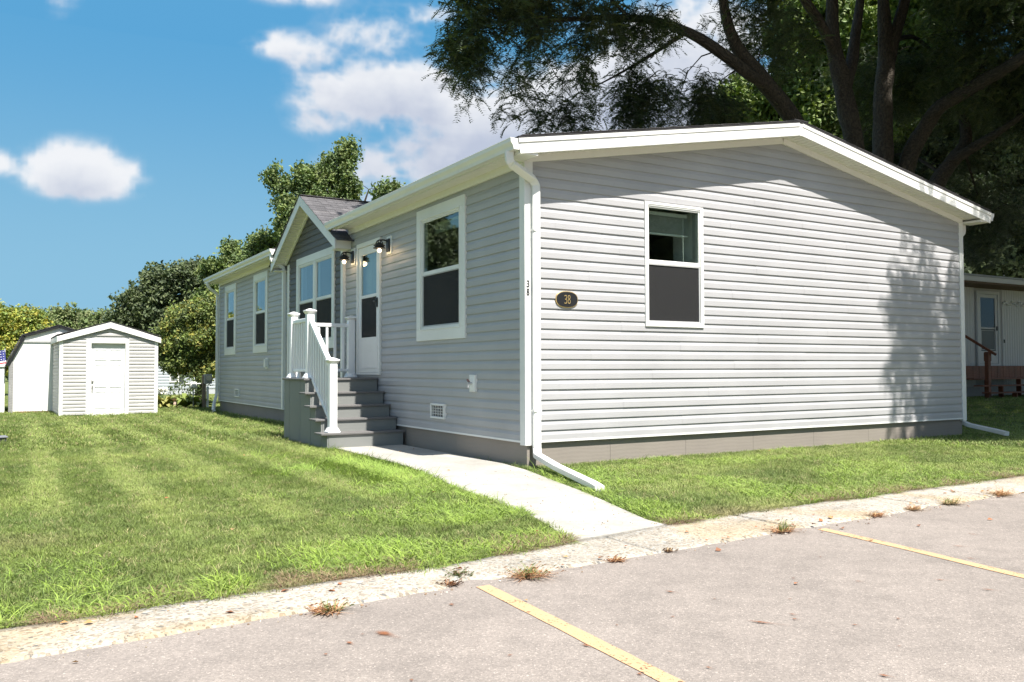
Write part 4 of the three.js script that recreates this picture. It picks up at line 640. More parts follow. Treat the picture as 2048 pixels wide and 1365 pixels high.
// ---------------------------------------------------------------- neighbour's home and its wooden steps
{
  const N = thing('neighbour_home', 'old off-white corrugated metal trailer home in tree shade', 'house', [16.2, 0.28, -5.45], 0);
  const wht = mat([0.55, 0.55, 0.55], 0.65), y1 = 3.02, oldGlass = phys([0.5, 0.5, 0.5], 0.06, { transmission: 1, thickness: 0, ior: 1.3 });
  for (let k = 0; k < 90; k++) { const x = k * 0.12, hole = x > 1.50 && x < 2.78; if (hole) continue; const p = []; const c = [[0, 0], [0.03, 0.012], [0.07, 0.012], [0.10, 0], [0.12, 0]]; for (let j = 0; j < 4; j++) { const [a, o] = c[j], [b, q] = c[j + 1]; p.push(x + a, 0.30, o, x + b, 0.30, q, x + b, y1, q, x + a, 0.30, o, x + b, y1, q, x + a, y1, o); } add('corrugated_panel', raw(p), wht, N); }
  add('wall_core', bx(0, 10.8, 0, y1, -9, -0.01), M.sheath, N);
  const D = [1.60, 2.68, 0.86, 2.92]; add('door_frame', ring(D, 0.08, 0.08, 0.08, 0.06, 0.0, 0.06), wht, N);
  const d = grp('storm_door', N); add('panel', ring([1.69, 2.59, 0.93, 2.83], 0.10, 0.10, 0.09, 0.34, 0.005, 0.04), wht, d); add('rail', rbx(1.79, 2.49, 1.88, 1.92, 0.01, 0.045, 0.004), wht, d); add('upper_pane', bx(1.78, 2.50, 1.91, 2.75, 0.018, 0.022), oldGlass, d); add('inner_door', bx(1.70, 2.58, 0.95, 2.82, -0.008, 0.002), M.interior, d); add('lower_screen', bx(1.78, 2.50, 1.26, 1.89, 0.018, 0.022), mat([0.035, 0.04, 0.055], 0.5), d); add('handle', rbx(2.52, 2.56, 1.84, 1.96, 0.04, 0.07, 0.008), M.black, d);
  add('screen_frame', ring([1.82, 2.46, 1.30, 1.84], 0.012, 0.012, 0.012, 0.012, 0.022, 0.03, 0.003), wht, d); add('doorbell', rbx(2.93, 2.98, 1.5, 1.6, 0.012, 0.03, 0.005), M.black, N); add('string_light', (() => { const g = []; for (let k = 0; k < 16; k++) g.push(new THREE.SphereGeometry(0.035, 6, 5).translate(2.9 + k * 0.11, 2.62 + 0.05 * Math.sin(k * 1.9), 0.05)); return merge(g); })(), M.blind, N);
  add('roof_soffit', bx(-0.3, 11, y1 - 0.02, y1 + 0.03, -0.1, 0.75), mat([0.13, 0.085, 0.05], 0.9), N); add('roof_fascia', rbx(-0.35, 11, y1 + 0.035, y1 + 0.16, 0.70, 0.76, 0.006), wht, N); add('roof', bx(-0.35, 11, y1 + 0.165, y1 + 0.21, -9.2, 0.78), mat([0.30, 0.31, 0.33], 0.7), N);
  const Q = thing('wooden_steps', 'red-brown stained wooden steps with handrail at the trailer door', 'steps', [16.2, 0.28, -5.40]);
  add('platform', bx(0.2, 4.4, 0.82, 0.86, 0.03, 0.42), M.redwood, Q);
  for (let k = 0; k < 30; k++) add('skirt_board', bx(0.2 + k * 0.14, 0.332 + k * 0.14, 0.53 + 0.004 * (k % 3), 0.858, 0.421, 0.441 + 0.003 * (k % 2)), M.redwood, Q);
  for (let i = 0; i < 3; i++) { const y = 0.50 - i * 0.175, z = 0.44 + i * 0.22; add('tread', rbx(0.25, 4.3, y, y + 0.035, z + 0.005, z + 0.24, 0.005), M.redwood, Q); for (let k = 0; k < 3; k++) add('stringer', bx(0.95 + k * 1.5 + i * 0.25, 0.99 + k * 1.5 + i * 0.25, -0.1, y - 0.002, z + 0.10, z + 0.22), M.redwood, Q); }
  const H0 = new THREE.Vector3(0.10, 1.92, 0.10), H1 = new THREE.Vector3(0.72, 1.14, 1.0), rl = H1.clone().sub(H0), r = add('handrail', new RoundedBoxGeometry(0.10, 0.06, rl.length(), 1, 0.008), M.redwood, Q); r.position.copy(H0).lerp(H1, 0.5); r.quaternion.setFromUnitVectors(new THREE.Vector3(0, 0, 1), rl.clone().normalize());
  add('newel', rbx(0.53, 0.65, -0.05, 1.22, 0.80, 0.90, 0.006), M.redwood, Q); add('newel', rbx(0.52, 0.66, 1.0, 1.22, 0.79, 0.91, 0.004).translate(0, -0.02, 0), M.redwood, Q); add('newel', rbx(0.14, 0.24, 0.86, 1.85, 0.12, 0.22, 0.006), M.redwood, Q);
}
// ---------------------------------------------------------------- white house behind the garden
{
  const B = thing('garden_house', 'pale house with dark shutter seen behind the flower bed', 'house', [0.8, 0, -33], 0); const wm = mat([0.36, 0.395, 0.43], 0.6);  // white siding toned down: tree shade is put into its colour
  add('wall_core', bx(0, 9, 0, 2.6, -6, -0.02), M.sheath, B); for (let k = 0; k < 18; k++) add('siding_plank', drawn(LAP.map(([o, y]) => [o, y * 1.15 + 0.25 + k * 0.1315]), 0, 9, 8), wm, B); add('skirting', bx(0, 9, -0.1, 0.26, -0.02, -0.005), mat([0.4, 0.42, 0.45], 0.8), B);
  const w = grp('window', B); add('frame', ring([0.62, 1.02, 0.55, 2.0], 0.06, 0.06, 0.06, 0.06, 0.0, 0.05), M.trim, w); add('pane', bx(0.68, 0.96, 0.61, 1.94, 0.012, 0.016), mat([0.06, 0.07, 0.06], 0.1), w); add('shutter', rbx(1.04, 1.22, 0.55, 2.0, 0.02, 0.05, 0.005), mat([0.035, 0.04, 0.06], 0.6), w);
  for (const s of [0, 1]) { const g = bx(0.1, 9.3, 0, 0.1, 0, 3.5).rotateX(s ? 0.12 : -0.12 + Math.PI).translate(0, 2.6 + 0.38, -3.0); add('roof_slope', g, M.roofDark, B); }
}
// ---------------------------------------------------------------- trees
const bladeLeaf = (len, wid, fold = 0.25) => [[0, 0, 0], [-wid / 2, len * 0.45, fold * wid], [0, len, 0], [wid / 2, len * 0.45, fold * wid]];   // a leaf folded along its rib
function leafCluster(n, len, wid, spread, seed, flat = 0) {
  const R = rng(seed), pos = [], q = new THREE.Quaternion(), e = new THREE.Euler(), v = new THREE.Vector3();
  for (let k = 0; k < n; k++) {
    e.set((R() - 0.5) * (flat ? 1.6 : 6.28), R() * 6.28, (R() - 0.5) * (flat ? 1.6 : 6.28)); q.setFromEuler(e); const s = 0.7 + 0.6 * R(), a = R() * 6.28, h = (R() - 0.5) * 2, rr = spread * Math.cbrt(R()), c = [Math.cos(a) * Math.sqrt(1 - h * h) * rr, h * rr * 0.8, Math.sin(a) * Math.sqrt(1 - h * h) * rr];
    const P = bladeLeaf(len * s, wid * s).map((p) => { v.set(...p).applyQuaternion(q); return [v.x + c[0], v.y + c[1], v.z + c[2]]; }); pos.push(...P[0], ...P[1], ...P[2], ...P[0], ...P[2], ...P[3]);
  }
  return raw(pos);
}
function pinnate(seed, len = 0.3, pairs = 11) {   // a drooping compound leaf with paired leaflets
  const R = rng(seed), pos = [], at = (t) => [len * t * 0.75, -len * (0.15 * t + 0.5 * t * t), 0.02 * Math.sin(t * 5 + seed)];
  for (let k = 0; k < pairs; k++) for (const s of [-1, 1]) { const t = (k + 0.6) / pairs, p = at(t), L = 0.062 * (0.75 + 0.5 * R()), w = 0.024, a = 0.5 + R() * 0.4, tw = (R() - 0.5) * 0.9, dx = Math.cos(a) * L * 0.5, dz = s * Math.sin(a + 0.4) * L, dy = -0.4 * L * R(); const m = [p[0] + dx * 0.5, p[1] + dy * 0.4 + tw * 0.008, p[2] + dz * 0.5]; pos.push(...p, m[0] - w / 2, m[1] + tw * 0.008, m[2], p[0] + dx, p[1] + dy, p[2] + dz, ...p, p[0] + dx, p[1] + dy, p[2] + dz, m[0] + w / 2, m[1] - tw * 0.008, m[2]); }
  const n = 4; for (let k = 0; k < n; k++) { const a = at(k / n), b = at((k + 1) / n); pos.push(...a, ...b, b[0], b[1] - 0.003, b[2] + 0.002, ...a, b[0], b[1] - 0.003, b[2] + 0.002, a[0], a[1] - 0.003, a[2] + 0.002); }
  return raw(pos);
}
const LEAF = { locust: [pinnate(1), pinnate(5)], maple: [leafCluster(13, 0.12, 0.10, 0.20, 3), leafCluster(13, 0.13, 0.09, 0.22, 9)], far: [leafCluster(16, 0.24, 0.19, 0.42, 4), leafCluster(16, 0.22, 0.2, 0.45, 14)], bush: [leafCluster(12, 0.10, 0.065, 0.15, 6, 1), leafCluster(12, 0.11, 0.06, 0.16, 16, 1)] };
// spec: base [x, z], limbs [[[x, y, z, r], ...], ...] in world space, lobes [[x, y, z, rx, ry, rz, twigs], ...]
function tree(name, label, group, spec) {
  const { base, limbs, lobes, leaf, per, spread, pal, seed, droop = 0, twigR = 0.008, mats, scaleLeaf = 1, barkMat = M.bark } = spec, R = rng(seed), gy = groundY(base[0], base[1]);
  const t = thing(name, label, 'tree', [base[0], gy, base[1]], 0, group), off = (p) => [p[0] - base[0], p[1] - gy, p[2] - base[1], p[3]];
  const nodes = [];
  limbs.forEach((l, k) => { const pts = l.map(off); add(k ? 'limb' : 'trunk', tubeGeo(pts, k ? 9 : 12, 0.16, seed + k), barkMat, t); const c = new THREE.CatmullRomCurve3(pts.map((p) => new THREE.Vector3(p[0], p[1], p[2]))), n = Math.ceil(c.getLength() / 0.4); for (let j = 1; j <= n; j++) { const p = c.getPoint(j / n); if (p.y > (spec.clear ?? 1.6)) nodes.push(p); } });
  const twigs = [], leaves = [];
  const near = (list, p, up = 0.15) => { let b = null, bd = 1e9; for (const n of list) { const d = n.distanceTo(p) + up * Math.max(0, n.y - p.y); if (d < bd) { bd = d; b = n; } } return b; };
  for (const [x, y, z, rx, ry, rz, n, dense] of lobes) {
    const c = new THREE.Vector3(x - base[0], y - gy, z - base[1]), from = near(nodes, c), own = [];
    const bend = from.clone().lerp(c, 0.5).add(new THREE.Vector3((R() - 0.5) * 0.5, 0.15 * from.distanceTo(c), (R() - 0.5) * 0.5)), curve = new THREE.CatmullRomCurve3([from.clone(), bend, c.clone()]), r0 = clamp(0.02 * from.distanceTo(c), 0.02, 0.09) * (spec.branchScale ?? 1);
    twigs.push(tubeGeo([[from.x, from.y, from.z, r0], [bend.x, bend.y, bend.z, r0 * 0.7], [c.x, c.y, c.z, r0 * 0.35]], 5, 0.1, seed, 0.4)); for (let j = 3; j <= 10; j++) own.push(curve.getPoint(j / 10));
    for (let k = 0; k < n; k++) {
      const a = R() * 6.283, h = R() * 2 - 1, q = Math.pow(R(), 0.42), p = new THREE.Vector3(c.x + Math.cos(a) * Math.sqrt(1 - h * h) * rx * q, c.y + h * ry * q, c.z + Math.sin(a) * Math.sqrt(1 - h * h) * rz * q);
      if (fbm((p.x + base[0]) * (spec.gap ?? 0.9), p.y * (spec.gap ?? 0.9), (p.z + base[1]) * (spec.gap ?? 0.9), 2) < (dense ? 0.25 : spec.hole ?? 0.40)) continue;
      const s = near(own, p), m = s.clone().lerp(p, 0.55).add(new THREE.Vector3(0, 0.12 * s.distanceTo(p), 0));
      twigs.push(tubeGeo([[s.x, s.y, s.z, twigR * 1.5], [m.x, m.y, m.z, twigR], [p.x, p.y, p.z, twigR * 0.5]], 3, 0, 1, 0.5)); own.push(m, p.clone());
      for (let j = 0; j < per * (dense ? 1.6 : 1); j++) { const b = R() < 0.3 ? m.clone().lerp(p, R()) : p.clone(); if (droop) { const f = R(); b.add(new THREE.Vector3((R() - 0.5) * spread * 1.6, -f * droop + (R() - 0.5) * 0.2, (R() - 0.5) * spread * 1.6)); } else b.add(new THREE.Vector3((R() + R() - 1) * spread, (R() + R() - 1) * spread * 0.8, (R() + R() - 1) * spread)); leaves.push(b); }
    }
  }
  if (twigs.length) { const b = add('branches', merge(twigs), barkMat, t); }
  const variants = leaf.length, o = new THREE.Object3D(), col = new THREE.Color();
  for (let v = 0; v < variants; v++) {
    const mine = leaves.filter((_, i) => i % variants === v), im = new THREE.InstancedMesh(leaf[v], mats[v % mats.length], mine.length); im.name = 'crown'; im.userData.kind = 'stuff';
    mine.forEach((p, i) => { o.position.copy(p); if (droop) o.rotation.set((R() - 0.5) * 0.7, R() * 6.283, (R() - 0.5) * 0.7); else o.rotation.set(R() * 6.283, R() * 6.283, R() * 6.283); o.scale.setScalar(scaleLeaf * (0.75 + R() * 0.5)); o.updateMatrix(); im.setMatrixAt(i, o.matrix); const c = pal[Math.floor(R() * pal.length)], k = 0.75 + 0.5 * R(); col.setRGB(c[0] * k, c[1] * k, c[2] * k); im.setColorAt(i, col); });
    t.add(im);
  }
  return t;
}
const green = leafMat(1, 1, 1, 0.35);
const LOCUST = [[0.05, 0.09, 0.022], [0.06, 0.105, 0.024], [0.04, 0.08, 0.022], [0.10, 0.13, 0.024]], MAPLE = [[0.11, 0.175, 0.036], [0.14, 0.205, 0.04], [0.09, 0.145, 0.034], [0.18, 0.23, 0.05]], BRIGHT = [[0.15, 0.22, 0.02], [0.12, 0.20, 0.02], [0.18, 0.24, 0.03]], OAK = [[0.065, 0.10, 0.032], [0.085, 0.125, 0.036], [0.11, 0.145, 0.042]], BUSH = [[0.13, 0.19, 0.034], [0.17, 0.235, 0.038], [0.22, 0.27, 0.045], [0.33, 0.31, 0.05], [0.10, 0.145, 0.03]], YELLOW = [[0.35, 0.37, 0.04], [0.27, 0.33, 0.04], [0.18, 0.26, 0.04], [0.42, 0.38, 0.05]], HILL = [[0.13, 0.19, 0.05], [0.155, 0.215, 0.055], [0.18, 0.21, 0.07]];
// the big locust whose limb arches over the roof
tree('honey_locust', 'big locust with dark limb arching left over the roof and drooping foliage', 'shade trees beyond the home', {
  base: [11.9, -5.3], seed: 21, droop: 0.62, spread: 0.22, per: 19, leaf: LEAF.locust, mats: [green], pal: LOCUST, gap: 1.25, hole: 0.455, twigR: 0.007, clear: 5.5, branchScale: 0.8,
  limbs: [
    [[11.9, -0.1, -5.3, 0.350], [12.0, 2.5, -5.1, 0.289], [12.15, 4.8, -4.95, 0.251], [12.1, 6.3, -4.9, 0.228], [11.9, 7.3, -4.95, 0.205], [11.78, 8.0, -5.0, 0.190], [11.62, 8.8, -5.05, 0.152], [11.6, 10.6, -5.0, 0.106], [11.4, 13, -4.8, 0.046]],
    [[11.9, 1.2, -5.3, 0.258], [11.4, 3.6, -5.1, 0.243], [10.7, 5.6, -4.95, 0.220], [10.09, 6.57, -4.9, 0.205], [9.24, 7.12, -4.8, 0.182], [8.54, 7.42, -4.63, 0.167], [7.84, 7.75, -4.46, 0.129], [7.26, 8.4, -4.2, 0.099], [6.6, 9.8, -3.6, 0.061], [6.0, 11.2, -2.8, 0.023]],
    [[9.0, 7.2, -4.75, 0.129], [8.2, 7.25, -4.5, 0.122], [7.28, 7.35, -4.22, 0.114], [6.41, 7.55, -4.15, 0.099], [5.47, 7.6, -4.12, 0.087], [4.57, 7.48, -4.08, 0.068], [3.59, 7.25, -4.08, 0.046], [2.88, 7.0, -3.94, 0.027], [2.2, 6.6, -3.9, 0.009]],
    [[11.7, 8.4, -5.03, 0.129], [11.0, 9.0, -4.9, 0.114], [10.18, 9.5, -4.74, 0.099], [9, 11, -4.2, 0.053]],
    [[11.85, 7.5, -4.96, 0.152], [12.2, 8.3, -5.0, 0.137], [12.49, 9.1, -5.1, 0.122], [13.0, 10.4, -5.3, 0.091], [13.3, 12.4, -5.4, 0.038]],
    [[6.2, 7.56, -4.14, 0.046], [5.6, 7.1, -4.6, 0.034], [5.0, 6.7, -4.9, 0.019], [4.4, 6.35, -5.0, 0.008]],
    [[4.8, 7.52, -4.1, 0.038], [4.0, 7.9, -4.0, 0.030], [3.0, 8.1, -3.7, 0.019], [1.8, 8.0, -3.6, 0.008]]],
  lobes: [[1.75, 6.75, -4.2, 0.75, 0.8, 0.9, 60], [2.5, 6.5, -4.1, 0.95, 0.75, 1.0, 90], [3.3, 6.25, -4.3, 0.8, 0.7, 1.0, 80], [2.2, 7.7, -4.0, 1.1, 0.6, 1.2, 90], [3.6, 7.75, -4.0, 1.1, 0.45, 1.0, 60], [5.0, 7.6, -4.1, 0.9, 0.4, 0.9, 36], [4.2, 6.75, -4.5, 0.3, 0.2, 0.4, 6], [5.8, 6.55, -4.8, 0.75, 0.65, 0.8, 55], [6.7, 6.6, -4.9, 0.8, 0.7, 0.9, 60], [7.7, 6.6, -5.0, 0.7, 0.65, 0.9, 50], [9.4, 8.4, -4.9, 1.0, 0.8, 1.0, 55], [8.2, 8.7, -4.5, 1.1, 0.6, 1.0, 45],
    [2.6, 9.7, -3.0, 2.2, 0.9, 2.2, 150, 1], [5.4, 10.3, -2.6, 2.3, 1.0, 2.4, 170, 1], [8.2, 10.9, -2.6, 2.4, 1.2, 2.6, 190, 1], [11, 12.0, -3.0, 2.6, 1.5, 2.8, 210, 1], [3.6, 10.2, -0.9, 2.0, 0.8, 1.5, 90, 1], [7.2, 10.9, -0.4, 2.4, 0.9, 1.6, 110, 1], [10.4, 12.4, -0.6, 2.4, 1.2, 1.8, 130, 1]],
});
tree('honey_locust', 'tall straight forked trunk beside the right slope of the roof', 'shade trees beyond the home', {
  base: [13.6, -5.6], seed: 33, droop: 0.6, spread: 0.3, per: 22, leaf: LEAF.locust, mats: [green], pal: LOCUST, gap: 0.9, hole: 0.42, twigR: 0.008, clear: 6,
  limbs: [[[13.6, 0.1, -5.6, 0.328], [13.6, 3, -5.4, 0.281], [13.57, 6.2, -5.18, 0.234], [13.55, 7.64, -5.13, 0.218], [13.58, 8.7, -5.06, 0.195], [13.5, 10.2, -5.05, 0.140], [13.4, 13, -5, 0.055]], [[13.56, 8.1, -5.1, 0.172], [13.75, 9.2, -4.95, 0.156], [13.98, 10.2, -4.78, 0.133], [14.4, 12.6, -4.4, 0.047]]],
  lobes: [[13.6, 12.8, -3.4, 3.0, 1.5, 3.0, 240, 1], [16.6, 11.4, -3.4, 2.6, 1.5, 2.8, 220, 1], [15.6, 9.4, -6.6, 2.0, 1.1, 1.6, 110], [17.6, 9.0, -5.6, 2.0, 1.3, 2.0, 140]],
});
tree('honey_locust', 'leaning pair of trunks low behind the right eave in deep shade', 'shade trees beyond the home', {
  base: [14.3, -5.4], seed: 45, droop: 0.55, spread: 0.32, per: 24, leaf: LEAF.locust, mats: [green], pal: LOCUST, gap: 0.8, hole: 0.37, twigR: 0.008, clear: 5.5,
  limbs: [[[14.3, 0.1, -5.4, 0.312], [14.1, 3, -5.1, 0.265], [14.04, 6.0, -4.9, 0.211], [14.25, 6.74, -4.65, 0.195], [14.2, 7.26, -4.19, 0.172], [14.05, 7.55, -3.13, 0.148], [13.6, 7.75, -1.71, 0.117], [13.0, 8.6, 0.4, 0.070], [12.2, 9.6, 2.2, 0.023]], [[14.6, 0.6, -5.5, 0.281], [15.2, 3.5, -5.3, 0.242], [15.64, 5.8, -5.13, 0.211], [15.98, 6.43, -4.89, 0.187], [16.27, 6.9, -4.71, 0.148], [16.6, 8.2, -5.0, 0.101], [17, 10, -5, 0.039]], [[15.9, 6.4, -4.9, 0.140], [16.1, 6.75, -4.2, 0.117], [15.95, 6.95, -3.5, 0.086], [15.6, 7.4, -2.2, 0.039]]],
  lobes: [[15.2, 8.6, -3.2, 1.8, 1.2, 1.8, 170], [13.2, 10.2, -1.2, 2.2, 1.2, 2.0, 170, 1], [17.5, 8.4, -3.0, 1.8, 1.5, 2.0, 190, 1], [17.0, 6.3, -6.8, 1.6, 1.2, 1.4, 120], [19.0, 6.0, -6.0, 2.0, 1.6, 2.0, 190], [16.2, 6.9, -7.6, 1.6, 1.4, 1.2, 110], [18.2, 10.2, -2.2, 2.4, 1.4, 2.4, 190, 1], [20.8, 8.6, -2.6, 2.2, 1.4, 2.2, 190, 1], [23.5, 9.0, -1.6, 2.4, 1.5, 2.4, 190, 1]],
});
// maples that catch the sun behind the trunks
tree('maple_tree', 'sunlit yellow-green maple glowing between the dark trunks', 'leafy trees beyond the home', {
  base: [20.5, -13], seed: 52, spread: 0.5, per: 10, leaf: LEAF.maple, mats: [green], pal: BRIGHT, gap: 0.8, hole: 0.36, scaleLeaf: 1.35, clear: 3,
  limbs: [[[20.5, 0.2, -13, 0.4], [20.4, 5, -13, 0.3], [20.2, 10, -13, 0.15], [20, 14, -13, 0.04]]],
  lobes: [[17.6, 10.2, -13.0, 1.5, 1.0, 1.4, 70], [18.3, 9.9, -11.4, 1.6, 1.6, 1.4, 110], [20.4, 10.0, -11.4, 2.0, 2.0, 1.8, 170], [18.8, 12.6, -10.8, 2.2, 1.8, 1.8, 170], [21.0, 13.2, -10.4, 2.4, 2.0, 2.0, 170], [22.8, 11.2, -10.6, 2.2, 2.0, 1.8, 150], [20.0, 8.0, -12.4, 2.2, 1.4, 1.6, 120], [23.4, 14.4, -10.4, 2.4, 1.8, 2.0, 110]],
});
tree('maple_tree', 'dark dense maple above the trailer roof', 'leafy trees beyond the home', {
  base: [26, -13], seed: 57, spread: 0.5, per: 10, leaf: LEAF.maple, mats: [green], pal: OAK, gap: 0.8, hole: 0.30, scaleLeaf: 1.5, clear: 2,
  limbs: [[[26, 0.2, -13, 0.4], [26, 5, -13, 0.3], [26, 10, -13, 0.15], [26, 14, -13, 0.04]]],
  lobes: [[24, 6, -11.5, 3, 2.6, 2.2, 240], [28.5, 6.5, -10.5, 3, 3, 2.4, 240], [26, 10, -11, 3.6, 2.6, 2.6, 240], [22.6, 4.6, -14.6, 3.0, 2.4, 2.0, 200], [30, 10.5, -9, 3.2, 2.8, 2.6, 160], [26, 15, -7, 4.5, 1.5, 3, 300, 1], [21.6, 14.5, -6.2, 3.2, 1.3, 2.4, 200, 1], [30, 13.5, -5, 4, 1.5, 3, 260, 1]],
});
// a shade tree just outside the frame: it dapples the right end of the gable and the lawn beyond
tree('honey_locust', 'tree whose crown dapples the right end of the gable', 'shade trees beyond the home', {
  base: [13.4, 4.6], seed: 66, droop: 0.9, spread: 0.28, per: 17, leaf: LEAF.locust, mats: [green], pal: LOCUST, gap: 1.0, hole: 0.44, twigR: 0.01, clear: 4,
  limbs: [[[13.4, 0, 4.6, 0.42], [13.2, 3, 4.5, 0.36], [12.9, 6, 4.4, 0.28], [12.6, 9, 4.2, 0.18], [12.4, 12, 4, 0.05]], [[12.9, 5.6, 4.4, 0.2], [11.4, 7.6, 4.4, 0.15], [9.8, 8.8, 4.5, 0.1], [8.4, 9.4, 4.6, 0.04]]],
  lobes: [[7.5, 8.9, 4.4, 0.85, 1.5, 1.0, 110], [8.3, 7.7, 4.0, 0.8, 1.3, 0.8, 120], [8.9, 8.7, 4.4, 1.2, 1.3, 1.4, 120], [10.6, 9.2, 4.4, 1.6, 1.4, 1.8, 150], [9.4, 6.4, 3.4, 1.2, 1.2, 0.9, 60], [11.4, 7.2, 2.4, 1.6, 1.4, 1.6, 130], [12.8, 10.5, 4.2, 2.4, 1.6, 2.6, 190], [12.6, 9.0, 0.6, 2.2, 1.4, 1.8, 150], [15.5, 9.4, 3.6, 2.2, 1.8, 2.6, 170], [17.5, 10.8, 0.2, 2.8, 1.4, 3.0, 260, 1], [20.5, 10.2, 0.2, 2.6, 1.5, 3.2, 260, 1], [16.5, 9.0, -1.0, 2.0, 1.2, 2.0, 200], [19.5, 11.5, 2.0, 3.0, 1.2, 2.5, 240], [16.5, 7.0, 1.0, 2.2, 1.3, 2.4, 220, 1], [20, 6.8, 0.5, 2.4, 1.4, 2.6, 240, 1], [19, 5.6, 4.8, 3.2, 1.5, 2.4, 260, 1], [23.5, 7.2, 1, 2.6, 1.6, 3, 240, 1], [23.5, 4.6, 5.5, 2.8, 1.6, 2.2, 200, 1], [16, 5.0, 6.2, 2.0, 1.3, 1.8, 140, 1], [9.6, 10.4, 6.4, 1.8, 1.0, 1.6, 90]],  // low dense lobes toward the trailer are added, unseen, to shade its wall
});
// trees beyond the left half of the home
tree('maple_tree', 'tall loose-crowned tree rising behind the dormer roof', 'leafy trees beyond the home', {
  base: [7.4, -28.6], seed: 71, spread: 0.42, per: 8, leaf: LEAF.maple, mats: [green], pal: MAPLE, gap: 0.9, hole: 0.43, scaleLeaf: 1.1, clear: 4,
  limbs: [[[7.4, 0, -28.6, 0.35], [7.3, 4, -28.6, 0.28], [7.1, 8, -28.5, 0.14], [7.6, 9.9, -28.4, 0.02]], [[7.3, 4.6, -28.6, 0.18], [6.4, 7, -28.8, 0.1], [5.6, 9, -29.2, 0.03]], [[7.2, 5, -28.6, 0.16], [8.4, 7.4, -28.2, 0.09], [9.0, 9.2, -28, 0.03]]],
  lobes: [[5.75, 9.6, -29.3, 0.85, 0.8, 0.9, 55], [6.7, 9.5, -28.8, 0.9, 0.75, 0.9, 55], [7.75, 9.9, -28.4, 0.8, 0.8, 0.9, 34, 1], [8.05, 10.75, -28.3, 0.42, 0.6, 0.45, 16, 1], [8.4, 9.3, -28.2, 0.7, 0.7, 0.8, 45], [6.0, 8.3, -29.0, 0.8, 0.7, 0.9, 50], [7.2, 8.4, -28.6, 1.2, 0.7, 1.0, 60], [9.7, 8.95, -27.4, 0.55, 0.45, 0.5, 26], [5.3, 9.0, -29.6, 0.5, 0.35, 0.5, 18], [6.0, 7.3, -29, 0.9, 0.6, 0.9, 40]],
});
tree('maple_tree', 'lower bushy tree behind the far gutter', 'leafy trees beyond the home', {
  base: [5.4, -32], seed: 74, spread: 0.45, per: 11, leaf: LEAF.maple, mats: [green], pal: MAPLE, gap: 0.9, hole: 0.41, scaleLeaf: 1.15, clear: 3,
  limbs: [[[5.4, 0, -32, 0.32], [5.4, 4, -32, 0.22], [5.4, 7.6, -32, 0.05]], [[5.4, 4, -32, 0.1], [4.2, 6, -32.4, 0.05], [3.7, 7.1, -32.6, 0.015]]],
  lobes: [[6.2, 7.5, -31.6, 0.9, 0.7, 0.9, 50], [5.6, 6.7, -32, 1.0, 0.7, 0.9, 55], [4.6, 6.0, -32.3, 0.9, 0.6, 0.9, 46], [3.9, 6.7, -32.6, 0.3, 0.4, 0.3, 7], [3.4, 5.7, -32.6, 0.7, 0.5, 0.7, 28], [6.6, 6.2, -31.4, 1.0, 0.8, 1.0, 55], [3.6, 4.6, -32.8, 1.0, 0.7, 0.9, 44]],
});
tree('oak_tree', 'broad dark oak left of the far end of the home', 'leafy trees beyond the home', {
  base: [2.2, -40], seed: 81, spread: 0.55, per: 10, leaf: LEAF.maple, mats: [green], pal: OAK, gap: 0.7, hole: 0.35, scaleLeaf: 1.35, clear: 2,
  limbs: [[[2.2, 0, -40, 0.4], [2.3, 3, -40, 0.3], [2.6, 6, -40, 0.1]], [[2.2, 2, -40, 0.2], [1.2, 3.6, -40.2, 0.1], [0.6, 4.8, -40.4, 0.03]]],
  lobes: [[1.1, 4.5, -40.3, 0.95, 0.8, 1.0, 70], [2.2, 5.4, -39.8, 1.1, 0.9, 1.1, 85], [3.4, 5.9, -39.4, 1.2, 0.85, 1.2, 90], [0.6, 3.5, -40.6, 0.9, 0.7, 1.0, 60], [2.0, 4.0, -40, 1.3, 0.9, 1.2, 85], [3.6, 4.4, -39.6, 1.3, 1.0, 1.2, 85], [4.2, 5.2, -39.2, 1, 0.8, 1, 60], [1.0, 2.4, -40.4, 1.6, 0.8, 1, 60]],
});
tree('crabapple_tree', 'low spreading garden tree with yellowing leaves beside the home', 'garden trees', {
  base: [0.35, -20.3], seed: 88, spread: 0.24, per: 10, leaf: LEAF.bush, mats: [green], pal: BUSH, gap: 1.2, hole: 0.35, scaleLeaf: 1.0, clear: 0.8, branchScale: 0.7,
  limbs: [[[0.35, 0, -20.3, 0.14], [0.3, 0.9, -20.3, 0.11], [0.25, 2, -20.4, 0.07], [0.2, 3.1, -20.4, 0.02]], [[0.3, 0.9, -20.3, 0.08], [-0.3, 1.7, -20.5, 0.05], [-0.8, 2.2, -20.7, 0.02]], [[0.3, 0.8, -20.3, 0.08], [0.9, 1.7, -20.2, 0.05], [1.3, 2.4, -20, 0.02]]],
  lobes: [[0.0, 2.75, -20.4, 0.7, 0.55, 0.7, 95], [0.65, 2.9, -20.2, 0.65, 0.5, 0.7, 90], [-0.65, 2.05, -20.6, 0.6, 0.5, 0.6, 80], [0.15, 2.0, -20.3, 0.8, 0.6, 0.8, 110], [0.95, 2.1, -20.1, 0.6, 0.6, 0.7, 85], [-0.35, 1.45, -20.5, 0.6, 0.4, 0.6, 55], [0.5, 1.35, -20.3, 0.6, 0.5, 0.6, 60]],
});
